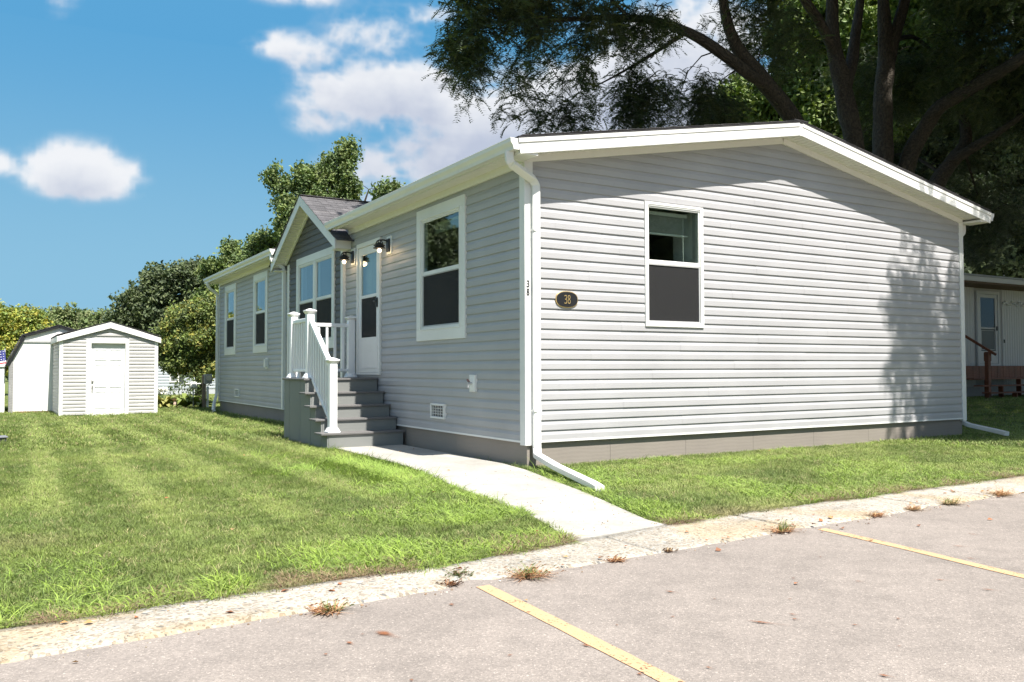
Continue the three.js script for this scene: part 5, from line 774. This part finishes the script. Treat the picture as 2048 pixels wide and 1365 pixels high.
tree('maple_tree', 'yellowing tree behind the gambrel shed', 'garden trees', {
  base: [-6.2, -36], seed: 92, spread: 0.4, per: 10, leaf: LEAF.maple, mats: [green], pal: YELLOW, gap: 0.8, hole: 0.34, clear: 1,
  limbs: [[[-6.2, 0, -36, 0.25], [-6.1, 2, -36, 0.18], [-6, 4, -36, 0.03]]],
  lobes: [[-4.35, 3.05, -36, 0.95, 0.75, 0.9, 80], [-5.6, 3.3, -36, 1.0, 0.8, 1.0, 80], [-4.8, 2.0, -36, 1.3, 0.9, 1.0, 90], [-6.4, 2.4, -36, 1.2, 0.9, 1.0, 60], [-3.6, 2.3, -36, 0.6, 0.5, 0.6, 30]],
});
// a tall dark tree left of the frame, seen mirrored in the big front window
tree('shade_tree', 'tall dark tree beyond the lawn left of the sheds', 'garden trees', {
  base: [-13.5, -25], seed: 97, spread: 0.6, per: 8, leaf: LEAF.far, mats: [green], pal: OAK, gap: 0.6, hole: 0.42, clear: 2,
  limbs: [[[-13.5, 0, -25, 0.45], [-13.4, 5, -25, 0.3], [-13.3, 10, -25, 0.08]]],
  lobes: [[-12.0, 6.2, -25, 2.4, 2.0, 2.2, 100], [-14.8, 7.2, -25, 2.4, 2.2, 2.2, 90], [-12.8, 9.6, -25, 2.4, 1.8, 2.2, 80], [-12.4, 3.6, -24.6, 2.0, 1.4, 1.8, 70], [-17, 5, -24, 2.5, 2.2, 2, 60]],
});
tree('roadside_tree', 'dark tree across the road, mirrored in the gable window', 'trees across the road', {
  base: [17, 19], seed: 101, spread: 0.7, per: 8, leaf: LEAF.far, mats: [green], pal: OAK, gap: 0.6, hole: 0.3, scaleLeaf: 1.3, clear: 1,
  limbs: [[[17, 0, 19, 0.45], [17, 4, 19, 0.3], [17, 8, 19, 0.08]]],
  lobes: [[15, 2.6, 18.5, 2.6, 1.8, 2, 90], [19, 2.8, 17.5, 2.8, 2, 2, 90], [16, 6, 18.5, 3, 2.2, 2, 100], [20, 6.4, 17, 3, 2.4, 2, 100], [12, 2.4, 19.5, 2.6, 1.8, 2, 80], [18, 9, 18.5, 3, 2, 2, 80], [12.6, 5.4, 20, 2.4, 2, 2, 70]],
});
// the wood edge far behind the sheds, tree by tree
{
  const R = rng(123), rows = [[-5.5, -97, 6.6, 3.4], [-2.6, -96, 7.4, 3.8], [0.8, -95, 7.6, 4.0], [3.9, -92, 7.0, 3.6], [6.4, -90, 6.3, 3.4], [8.6, -86, 5.4, 2.6], [9.0, -78, 5.2, 2.2], [8.6, -70, 5.4, 2.8], [7.4, -62, 4.9, 2.6]];
  rows.sort((a, b) => (a[0] + 4.97) / (8.05 - a[1]) - (b[0] + 4.97) / (8.05 - b[1]));
  const words = ['first', 'second', 'third', 'fourth', 'fifth', 'sixth', 'seventh', 'eighth', 'ninth'];
  rows.forEach(([x, z, h, r], k) => tree('wood_edge_tree', 'distant round-topped tree, ' + words[k] + ' from the left in the wood edge above the sheds', 'distant trees at the wood edge', { base: [x, z], seed: 200 + k, spread: 0.8, per: 8, leaf: LEAF.far, mats: [green], pal: k === 4 || k === 7 ? [[0.11, 0.12, 0.05], [0.12, 0.115, 0.05]] : HILL, gap: 0.5, hole: 0.28, scaleLeaf: 1.25, clear: 1, branchScale: 0.6,
    limbs: [[[x, 0, z, 0.3], [x, h * 0.5, z, 0.18], [x, h * 0.9, z, 0.04]]],
    lobes: [[x - r * 0.45, h * 0.68, z + 0.5, r * 0.5, h * 0.22, r * 0.5, 34], [x + r * 0.45, h * 0.64, z + 0.5, r * 0.5, h * 0.22, r * 0.5, 34], [x, h * 0.84, z, r * 0.5, h * 0.16, r * 0.5, 34], [x, h * 0.45, z + 1.0, r * 0.9, h * 0.28, r * 0.5, 44], [x + (R() - 0.5) * r, h * 0.25, z + 1.4, r * 0.9, h * 0.2, r * 0.4, 30]] }));
}

// ---------------------------------------------------------------- garden bed beyond the far corner
function bladesPlant(n, len, wid, seed, lift = 0.6, curl = 0.5) {   // broad arching leaves from one point
  const R = rng(seed), pos = [];
  for (let k = 0; k < n; k++) { const a = k * 2.4 + R(), L = len * (0.6 + 0.6 * R()), up = lift * (0.5 + R()), c = Math.cos(a), s = Math.sin(a), w = wid * (0.7 + 0.5 * R()), P = (t) => [c * L * t, up * L * Math.sin(Math.min(1.2, t * 1.5) * 1.4) - curl * L * t * t * 0.6, s * L * t]; const ww = [0.15, 0.8, 1, 0.7, 0.03]; for (let j = 0; j < 4; j++) { const A = P(j / 4), B = P((j + 1) / 4), wa = w * ww[j] / 2, wb = w * ww[j + 1] / 2, pt = (p, q, e) => [p[0] - s * q * e, p[1] + Math.abs(e) * q * 0.3, p[2] + c * q * e]; const a1 = pt(A, wa, -1), a2 = A, a3 = pt(A, wa, 1), b1 = pt(B, wb, -1), b2 = B, b3 = pt(B, wb, 1); pos.push(...a1, ...b1, ...b2, ...a1, ...b2, ...a2, ...a2, ...b2, ...b3, ...a2, ...b3, ...a3); } }
  return raw(pos);
}
{
  const hostaM = leafMat(0.19, 0.25, 0.03, 0.3), hostaY = leafMat(0.30, 0.29, 0.06, 0.3), darkM = leafMat(0.05, 0.09, 0.02, 0.3);
  const put = (name, label, cat, x, z, parts, group) => { const t = thing(name, label, cat, [x, groundY(x, z), z], 0, group); for (const [n, g, m] of parts) add(n, g, m, t); return t; };
  put('hosta_plant', 'yellow-green hosta left of the little pedestal', 'plant', -0.95, -18.55, [['leaves', bladesPlant(30, 0.44, 0.17, 3), hostaY]], 'hostas in the flower bed');
  put('hosta_plant', 'bright green hosta right of the little pedestal', 'plant', -0.42, -18.3, [['leaves', bladesPlant(34, 0.50, 0.18, 4), hostaM]], 'hostas in the flower bed');
  put('hosta_plant', 'green hosta nearest the far downspout', 'plant', -0.05, -18.0, [['leaves', bladesPlant(30, 0.46, 0.17, 5), hostaM]], 'hostas in the flower bed');
  put('hosta_plant', 'cream-edged hosta beside the purple phlox', 'plant', -1.75, -20.3, [['leaves', bladesPlant(26, 0.42, 0.14, 6), hostaY]], 'hostas in the flower bed');
  put('hosta_plant', 'pale yellow hosta next to the vinyl shed corner', 'plant', -2.55, -20.6, [['leaves', bladesPlant(20, 0.42, 0.13, 7), hostaY]], 'hostas in the flower bed');
  const R = rng(9), balls = (n, r, cx, cy, cz, s, col, seed) => { const g = []; const Q = rng(seed); for (let k = 0; k < n; k++) g.push(new THREE.IcosahedronGeometry(r * (0.6 + 0.7 * Q()), 0).rotateX(Q() * 3).translate(cx + (Q() - 0.5) * s, cy + (Q() - 0.5) * s * 0.7, cz + (Q() - 0.5) * s)); return merge(g); };
  put('white_phlox', 'white-flowered plant left of the pedestal', 'plant', -1.1, -19.0, [['foliage', leafCluster(70, 0.11, 0.05, 0.28, 31).translate(0, 0.26, 0), darkM], ['blossoms', merge([balls(30, 0.035, -0.13, 0.50, 0.05, 0.24, 0, 3), balls(30, 0.035, 0.16, 0.48, 0.0, 0.24, 0, 4)]), mat([0.75, 0.74, 0.66], 0.8)]]);
  put('purple_phlox', 'purple-flowered bush in front of the pale house', 'plant', -2.0, -21.5, [['foliage', leafCluster(160, 0.12, 0.05, 0.5, 32).translate(0, 0.5, 0), darkM], ['blossoms', merge([balls(16, 0.03, -0.3, 0.98, 0.1, 0.2, 0, 5), balls(16, 0.035, 0.1, 1.2, 0.1, 0.18, 0, 6), balls(14, 0.03, 0.1, 0.9, 0.2, 0.2, 0, 7)]), mat([0.42, 0.10, 0.42], 0.8)]]);
  put('garden_shrub', 'dark leafy shrub under the crabapple', 'shrub', -0.1, -19.6, [['foliage', leafCluster(420, 0.11, 0.055, 0.62, 33).translate(0, 0.5, 0), leafMat(0.07, 0.11, 0.02, 0.3)]]);
  put('garden_shrub', 'low dark shrub behind the white phlox', 'shrub', -1.2, -20.1, [['foliage', leafCluster(300, 0.11, 0.05, 0.5, 34).translate(0, 0.4, 0), darkM]]);
  const ped = put('garden_pedestal', 'small pinkish stone pedestal among the hostas', 'pedestal', -0.73, -18.2, [['base', bx(-0.06, 0.06, 0, 0.05, -0.06, 0.06), mat([0.5, 0.36, 0.3], 0.9)], ['column', new THREE.CylinderGeometry(0.035, 0.05, 0.16, 10).translate(0, 0.13, 0), mat([0.52, 0.38, 0.32], 0.9)], ['bowl', new THREE.CylinderGeometry(0.085, 0.045, 0.05, 14).translate(0, 0.235, 0), mat([0.45, 0.26, 0.2], 0.9)]]);
  put('planter_box', 'square pale planter behind the bed', 'planter', -1.45, -22.0, [['box', rbx(-0.16, 0.16, 0, 0.62, -0.16, 0.16, 0.01), mat([0.42, 0.36, 0.32], 0.8)], ['panel', bx(-0.12, 0.12, 0.3, 0.58, 0.161, 0.165), mat([0.3, 0.36, 0.38], 0.5)]]);
  const meter = thing('gas_meter', 'pale grey gas meter on a pipe beside the hostas', 'meter', [-0.28, 0, -17.9]); add('housing', rbx(-0.10, 0.10, 0.55, 0.76, -0.07, 0.07, 0.04), mat([0.60, 0.61, 0.58], 0.5), meter); add('dial', new THREE.CylinderGeometry(0.06, 0.06, 0.03, 16).rotateX(Math.PI / 2).translate(0, 0.66, 0.08), M.trim, meter); add('pipe', merge([new THREE.CylinderGeometry(0.02, 0.02, 0.5, 8).translate(0, 0.3, 0), new THREE.CylinderGeometry(0.02, 0.02, 0.42, 8).rotateZ(Math.PI / 2).translate(0, 0.7, -0.02)]), mat([0.5, 0.5, 0.48], 0.5), meter);
  const ub = thing('utility_post', 'grey utility post with electric boxes behind the far downspout', 'post', [-0.02, 0, -17.7]); add('post', rbx(-0.05, 0.05, 0, 0.95, -0.05, 0.05, 0.005), mat([0.22, 0.17, 0.13], 0.9), ub); add('meter_box', rbx(-0.02, 0.2, 0.70, 0.98, 0.02, 0.14, 0.01), mat([0.35, 0.34, 0.31], 0.6), ub); add('meter_glass', new THREE.CylinderGeometry(0.075, 0.075, 0.06, 16).rotateX(Math.PI / 2).translate(0.1, 0.87, 0.16), mat([0.55, 0.5, 0.38], 0.25), ub); add('conduit', new THREE.CylinderGeometry(0.035, 0.035, 0.6, 8).translate(0.09, 0.32, 0.06), M.metalWhite, ub);
  const chair = thing('garden_bench', 'dark blue garden chair in front of the pale house', 'chair', [-2.35, 0, -23.2]); add('seat', bx(-0.25, 0.25, 0.42, 0.46, -0.25, 0.25), mat([0.04, 0.05, 0.09], 0.6), chair); add('backrest', bx(-0.25, 0.25, 0.46, 0.9, -0.27, -0.24).rotateX(-0.15), mat([0.04, 0.05, 0.09], 0.6), chair); for (const [x, z] of [[-0.22, -0.22], [0.22, -0.22], [-0.22, 0.22], [0.22, 0.22]]) add('leg', bx(x - 0.02, x + 0.02, 0, 0.42, z - 0.02, z + 0.02), mat([0.04, 0.05, 0.09], 0.6), chair);
}
// ---------------------------------------------------------------- dry weeds in the kerb joints
{
  function weedGeo(n, len, seed, lay) { const R = rng(seed), pos = []; for (let k = 0; k < n; k++) { const a = R() * 6.283, L = len * (0.4 + 0.8 * R()), el = lay * (0.2 + R()), c = Math.cos(a), s = Math.sin(a), w = 0.0022 + 0.002 * R(), b = [(R() - 0.5) * len * 0.9, 0, (R() - 0.5) * len * 0.35]; const P = (t) => [b[0] + c * L * t * Math.cos(el), b[1] + L * Math.sin(el) * t * (1 - 0.4 * t), b[2] + s * L * t * Math.cos(el)]; for (let j = 0; j < 3; j++) { const A = P(j / 3), B = P((j + 1) / 3), wa = w * (1 - j / 3.3), wb = w * (1 - (j + 1) / 3.3); pos.push(A[0] - s * wa, A[1], A[2] + c * wa, B[0] - s * wb, B[1], B[2] + c * wb, B[0] + s * wb, B[1], B[2] - c * wb, A[0] - s * wa, A[1], A[2] + c * wa, B[0] + s * wb, B[1], B[2] - c * wb, A[0] + s * wa, A[1], A[2] - c * wa); } if (R() < 0.55) { const p = P(0.55 + R() * 0.4), q = 0.006 + R() * 0.008; pos.push(p[0] - q, p[1], p[2], p[0], p[1] + q, p[2] + q, p[0] + q, p[1] + q * 0.3, p[2]); } } return raw(pos); }
  const dry = leafMat(0.48, 0.25, 0.11, 0.25), dry2 = leafMat(0.55, 0.39, 0.20, 0.25), grn = leafMat(0.16, 0.22, 0.05, 0.3), brn = leafMat(0.16, 0.085, 0.045, 0.15);
  const spots = [[-3.70, 4.30, 0.11, 'reddish dry weed on the kerb edge at the lower left', dry, grn, 90], [-3.02, 4.16, 0.06, 'small dark dry weed tuft left of the broken kerb joint', brn, dry, 60], [-2.90, 4.02, 0.08, 'greenish weed growing in the broken kerb joint', grn, brn, 70], [-2.58, 4.22, 0.15, 'wide reddish weed patch at the head of the first yellow line', dry, grn, 150], [-1.98, 4.17, 0.07, 'dry tuft along the kerb in front of the path', dry, dry2, 60], [-1.55, 4.13, 0.05, 'small brown tuft at the kerb joint before the path', brn, dry2, 40], [-0.50, 4.06, 0.13, 'upright weed with green stalks left of the second yellow line', dry, grn, 110], [0.55, 4.00, 0.10, 'flat reddish weed patch right of the second yellow line', dry, dry2, 90], [1.05, 3.97, 0.10, 'low straw tuft midway between the yellow lines', dry2, dry, 90], [1.55, 3.95, 0.14, 'spreading straw weed with yellow stalks on the right kerb', dry2, grn, 120], [2.35, 3.90, 0.16, 'large straw weed patch near the farthest yellow line', dry2, dry, 150]];
  spots.forEach(([x, z, s, label, a, b, n], k) => { const t = thing('kerb_weed', label, 'weed', [x, 0.004, z], 0, 'dry weeds along the kerb'); add('stalks', weedGeo(n, s, 60 + k, 0.45), a, t); add('blades', weedGeo(Math.round(n * 0.4), s * 0.9, 80 + k, k === 6 ? 1.5 : 0.8), b, t); });
}
// ---------------------------------------------------------------- grass, crabgrass, fallen leaves
{
  const V = new THREE.Vector3(), sees = (x, y, z, pad = 1.22) => { V.set(x, y, z).project(camera); return V.z < 1 && Math.abs(V.x) < pad && V.y > -pad && V.y < pad; };
  function tuft(n, h, w, rad, lean, seed) { const R = rng(seed), pos = []; for (let k = 0; k < n; k++) { const a = R() * 6.283, r = rad * Math.sqrt(R()), bxx = Math.cos(a) * r, bz = Math.sin(a) * r, f = R() * 6.283, c = Math.cos(f), s = Math.sin(f), L = h * (0.55 + 0.75 * R()), l = lean * (0.3 + R()), d = a + (R() - 0.5) * 1.5, dx = Math.cos(d), dz = Math.sin(d), W = w * (0.7 + 0.6 * R()) / 2, P = (t) => [bxx + dx * L * l * t * t, L * t * (1 - 0.35 * l * t), bz + dz * L * l * t * t], A = P(0), B = P(0.55), C = P(1); pos.push(A[0] - c * W, A[1], A[2] - s * W, A[0] + c * W, A[1], A[2] + s * W, B[0] + c * W * 0.8, B[1], B[2] + s * W * 0.8, A[0] - c * W, A[1], A[2] - s * W, B[0] + c * W * 0.8, B[1], B[2] + s * W * 0.8, B[0] - c * W * 0.8, B[1], B[2] - s * W * 0.8, B[0] - c * W * 0.8, B[1], B[2] - s * W * 0.8, B[0] + c * W * 0.8, B[1], B[2] + s * W * 0.8, ...C); } return raw(pos); }
  const gm = leafMat(1, 1, 1, 0.25);
  const blocked = (x, z) => { if (z > kerbIn(x) + 0.02 + 0.20 * (fbm(x * 2.6, 3, 1, 3) - 0.52)) return true; if (x > -0.03 && x < WID + 0.05 && z < 0.02 && z > -LEN - 0.1) return true; if (z > -3.3 && z < 4 && x > edgeAt(PATH_L, z) - 0.0 + 0.05 * (fbm(z * 6, 1, 2, 2) - 0.62) && x < edgeAt(PATH_R, z) + 0.02) return true; if (x > -1.2 && x < 0.1 && z > -5.45 && z < -3.2) return true; return false; };
  const cands = []; const R = rng(777);
  const field = (x0, x1, z0, z1, density, out) => { const n = Math.round((x1 - x0) * (z1 - z0) * density); for (let k = 0; k < n; k++) { const x = lerp(x0, x1, R()), z = lerp(z0, z1, R()); if (blocked(x, z)) continue; const y = groundY(x, z); if (!sees(x, y + 0.03, z)) continue; out.push([x, y - 0.003, z]); } };
  field(-8, 0.4, 1.2, 4.6, 2300, cands); field(-8, 0.4, -1.5, 1.2, 1500, cands); field(-8.5, 0.1, -5, -1.5, 850, cands); field(-9.5, 0.1, -11, -5, 380, cands); field(-12, 2, -24, -11, 110, cands); field(-10, 6, -45, -24, 20, cands);
  field(0.4, 5, 0, 3.8, 1700, cands); field(5, 10, -0.2, 3.6, 800, cands); field(8.2, 20, -8, 3.2, 160, cands);
  const T3 = [tuft(11, 0.034, 0.0034, 0.03, 0.7, 1), tuft(11, 0.038, 0.0032, 0.032, 0.9, 2), tuft(12, 0.030, 0.0036, 0.032, 0.8, 3)], T3far = [tuft(10, 0.040, 0.008, 0.05, 0.9, 4), tuft(10, 0.036, 0.009, 0.055, 0.8, 5)];
  const o = new THREE.Object3D(), col = new THREE.Color();
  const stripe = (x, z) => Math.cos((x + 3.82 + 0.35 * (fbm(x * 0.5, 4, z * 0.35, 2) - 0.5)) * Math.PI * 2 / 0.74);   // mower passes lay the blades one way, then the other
  const shade = (x, z) => { const d = dryness(x, z), m = fbm(x * 1.3 + 5, 2, z * 1.3, 3), f = fbm(x * 6, 9, z * 6, 2), st = sstep(-0.6, 0.6, stripe(x, z)) * sstep(2.5, 0.5, z); let c = [lerp(0.112, 0.195, m), lerp(0.172, 0.252, m), lerp(0.032, 0.048, m)]; const stripeLight = Math.cos((x + 3.82 + 0.35 * (fbm(x * 0.5, 4, z * 0.35, 2) - 0.5)) * Math.PI * 2 / 0.74), yl = Math.max(sstep(0.5, 0.75, fbm(x * 0.8 + 20, 6, z * 0.8, 3)), 0.8 * sstep(-0.1, 0.9, stripeLight) * sstep(0.30, 0.56, fbm(x * 1.7, 12, z * 0.7, 4)) * sstep(2.6, 1.2, z) * (x < -1 ? 1 : 0), x > -0.2 ? 0.85 * sstep(0.36, 0.60, fbm(x * 1.1 + 9, 14, z * 1.6, 4)) : 0); c = [lerp(c[0], 0.33, yl * 0.7), lerp(c[1], 0.39, yl * 0.7), lerp(c[2], 0.105, yl * 0.7)]; c = [lerp(c[0], 0.36, d * 0.75), lerp(c[1], 0.30, d * 0.7), lerp(c[2], 0.15, d * 0.75)]; const k = (0.8 + 0.4 * f); return [c[0] * k, c[1] * k, c[2] * k]; };  // yellowed patches, plus mowing-stripe light painted into the blade colour as paler bands
  const near = cands.filter((p) => Math.hypot(p[0] + 4.97, p[2] - 8.05) < 13.5), far = cands.filter((p) => Math.hypot(p[0] + 4.97, p[2] - 8.05) >= 13.5);
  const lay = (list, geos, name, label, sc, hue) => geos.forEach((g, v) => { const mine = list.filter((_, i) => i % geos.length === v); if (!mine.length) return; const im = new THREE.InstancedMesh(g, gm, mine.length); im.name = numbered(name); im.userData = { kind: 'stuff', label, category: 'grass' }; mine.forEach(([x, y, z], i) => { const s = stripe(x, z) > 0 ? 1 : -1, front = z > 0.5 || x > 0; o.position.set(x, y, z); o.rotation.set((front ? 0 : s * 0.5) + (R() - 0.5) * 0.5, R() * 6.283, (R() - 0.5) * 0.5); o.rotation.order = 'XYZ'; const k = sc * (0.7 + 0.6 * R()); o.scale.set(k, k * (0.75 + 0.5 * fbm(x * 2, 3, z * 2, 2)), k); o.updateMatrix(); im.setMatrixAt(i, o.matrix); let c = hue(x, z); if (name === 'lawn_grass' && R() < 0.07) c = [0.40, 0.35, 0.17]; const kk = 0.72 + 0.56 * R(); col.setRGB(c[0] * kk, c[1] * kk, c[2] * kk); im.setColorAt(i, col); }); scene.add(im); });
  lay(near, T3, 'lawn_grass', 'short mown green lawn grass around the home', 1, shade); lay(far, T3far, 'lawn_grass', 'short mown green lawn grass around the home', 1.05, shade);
  // crabgrass: coarse bright clumps near the kerb, the path and along the gable
  const crab = []; const want = (x, z) => { const k = kerbIn(x) - z, p = x - edgeAt(PATH_L, z); let w = sstep(0.50, 0.66, fbm(x * 1.25 + 40, 3, z * 1.25, 3)) * 0.5; if (x < -1.2) w = Math.max(w * (sstep(1.6, 0.5, k) + 0.9 * sstep(-2.4, -0.5, p) * sstep(-3.4, -0.5, z)) * 1.5, 0.55 * sstep(0.9, 0.35, k) * sstep(0.42, 0.55, fbm(x * 2.1 + 7, 5, z * 2.1, 3))); else if (x > 0) w *= 1.0; else w *= 0.8; return w; };
  for (let k = 0; k < 90000; k++) { const rt = R() < 0.36, x = rt ? lerp(-0.9, 9, R() * R()) : lerp(-6, -0.9, R()), z = rt ? lerp(0.05, 3.7, R()) : lerp(-3.4, 4.2, R()); if (R() > want(x, z) || blocked(x, z)) continue; const y = groundY(x, z); if (sees(x, y, z)) crab.push([x, y - 0.002, z]); }
  for (const [cx, cz, n, r] of [[-4.0, 3.62, 90, 0.12], [-2.05, 3.40, 120, 0.22], [-2.6, 3.5, 120, 0.25], [-4.6, 3.2, 70, 0.2], [-3.35, 3.35, 90, 0.2]]) for (let k = 0; k < n; k++) { const a = R() * 6.28, q = r * Math.sqrt(R()), x = cx + Math.cos(a) * q, z = cz + Math.sin(a) * q; if (!blocked(x, z)) crab.push([x, groundY(x, z), z]); }
  const crabHue = (x, z) => { const f = fbm(x * 3, 4, z * 3, 2); return [lerp(0.17, 0.29, f), lerp(0.28, 0.39, f), lerp(0.028, 0.055, f)]; };
  lay(crab, [tuft(9, 0.068, 0.0068, 0.034, 1.6, 11), tuft(9, 0.082, 0.0074, 0.038, 1.9, 12)], 'crabgrass', 'coarse bright green crabgrass clumps along the lawn edges', 0.85, crabHue);
  // dry thatch blades lying at the kerb edge
  const thatch = []; for (let k = 0; k < 26000; k++) { const x = lerp(-6, 9, R()), z = kerbIn(x) - 0.45 * R() * R(); if (fbm(x * 2.2, 7, z * 2.2, 3) < 0.545 || blocked(x, z)) continue; const y = groundY(x, z); if (sees(x, y, z)) thatch.push([x, y, z]); }
  lay(thatch, [tuft(8, 0.045, 0.0035, 0.035, 2.2, 21)], 'dry_thatch', 'dry tan thatch where the lawn meets the kerb', 0.9, (x, z) => { const f = fbm(x * 4, 2, z * 4, 2); return [lerp(0.20, 0.34, f), lerp(0.125, 0.23, f), lerp(0.07, 0.13, f)]; });
  // fallen leaves, twigs and grit
  const litter = []; const lg = raw([0, 0, 0, -0.014, 0.006, 0.014, 0, 0.003, 0.036, 0, 0, 0, 0, 0.003, 0.036, 0.014, 0.008, 0.014]);
  for (let k = 0; k < 130; k++) { const x = lerp(-5, 6, R()), on = R(), z = on < 0.22 ? kerbOut(x) + 0.04 + Math.pow(R(), 2) * 1.6 : on < 0.6 ? kerbOut(x) - R() * 0.4 : lerp(-3, 3.4, R()); const onPath = z < kerbIn(x) && x > edgeAt(PATH_L, z) && x < edgeAt(PATH_R, z); if (!onPath && z < kerbIn(x) && R() < 0.5) continue; litter.push([x, z > kerbOut(x) ? 0.006 : z > kerbIn(x) ? 0.019 : onPath ? 0.019 : 0.03, z]); }
  const im = new THREE.InstancedMesh(lg, leafMat(1, 1, 1, 0.15), litter.length); im.name = 'fallen_leaves'; im.userData = { kind: 'stuff', label: 'small dry brown leaves fallen on road, kerb and lawn', category: 'leaves' };
  litter.forEach(([x, y, z], i) => { o.position.set(x, y, z); o.rotation.set((R() - 0.5) * 0.5, R() * 6.28, (R() - 0.5) * 0.8); o.scale.setScalar(0.5 + R() * 0.8); o.updateMatrix(); im.setMatrixAt(i, o.matrix); const c = [[0.32, 0.12, 0.04], [0.22, 0.09, 0.04], [0.38, 0.22, 0.08]][Math.floor(R() * 3)]; col.setRGB(...c); im.setColorAt(i, col); }); scene.add(im);
}
{
  const R = rng(909), o = new THREE.Object3D(), col = new THREE.Color(), spots = []; for (let k = 0; k < 420; k++) { const path = R() < 0.45, z = path ? lerp(3.45, 0.2, Math.pow(R(), 1.5)) : 0, x = path ? lerp(edgeAt(PATH_L, z), edgeAt(PATH_R, z), R()) : lerp(-5.5, 5, R()), zz = path ? z : kerbOut(x) + 0.03 + 0.12 * R() * R() - 0.02; spots.push([x, path ? 0.017 : 0.002, zz]); }
  const im = new THREE.InstancedMesh(new THREE.IcosahedronGeometry(0.006, 0).scale(1, 0.5, 1), mat([1, 1, 1], 0.95), spots.length); im.name = 'grit'; im.userData = { kind: 'stuff', label: 'brown grit and crumbs on the path and kerb edge', category: 'gravel' };
  spots.forEach(([x, y, z], i) => { o.position.set(x, y, z); o.rotation.set(R() * 3, R() * 6, R() * 3); o.scale.setScalar(0.4 + R() * R() * 1.3); o.updateMatrix(); im.setMatrixAt(i, o.matrix); const c = [[0.30, 0.20, 0.12], [0.36, 0.30, 0.22], [0.18, 0.13, 0.09], [0.5, 0.46, 0.4]][Math.floor(R() * 4)]; col.setRGB(...c); im.setColorAt(i, col); }); scene.add(im);
}
scene.traverse((o) => { if (o.isMesh) { o.castShadow = true; o.receiveShadow = true; } });
renderer.render(scene, camera);
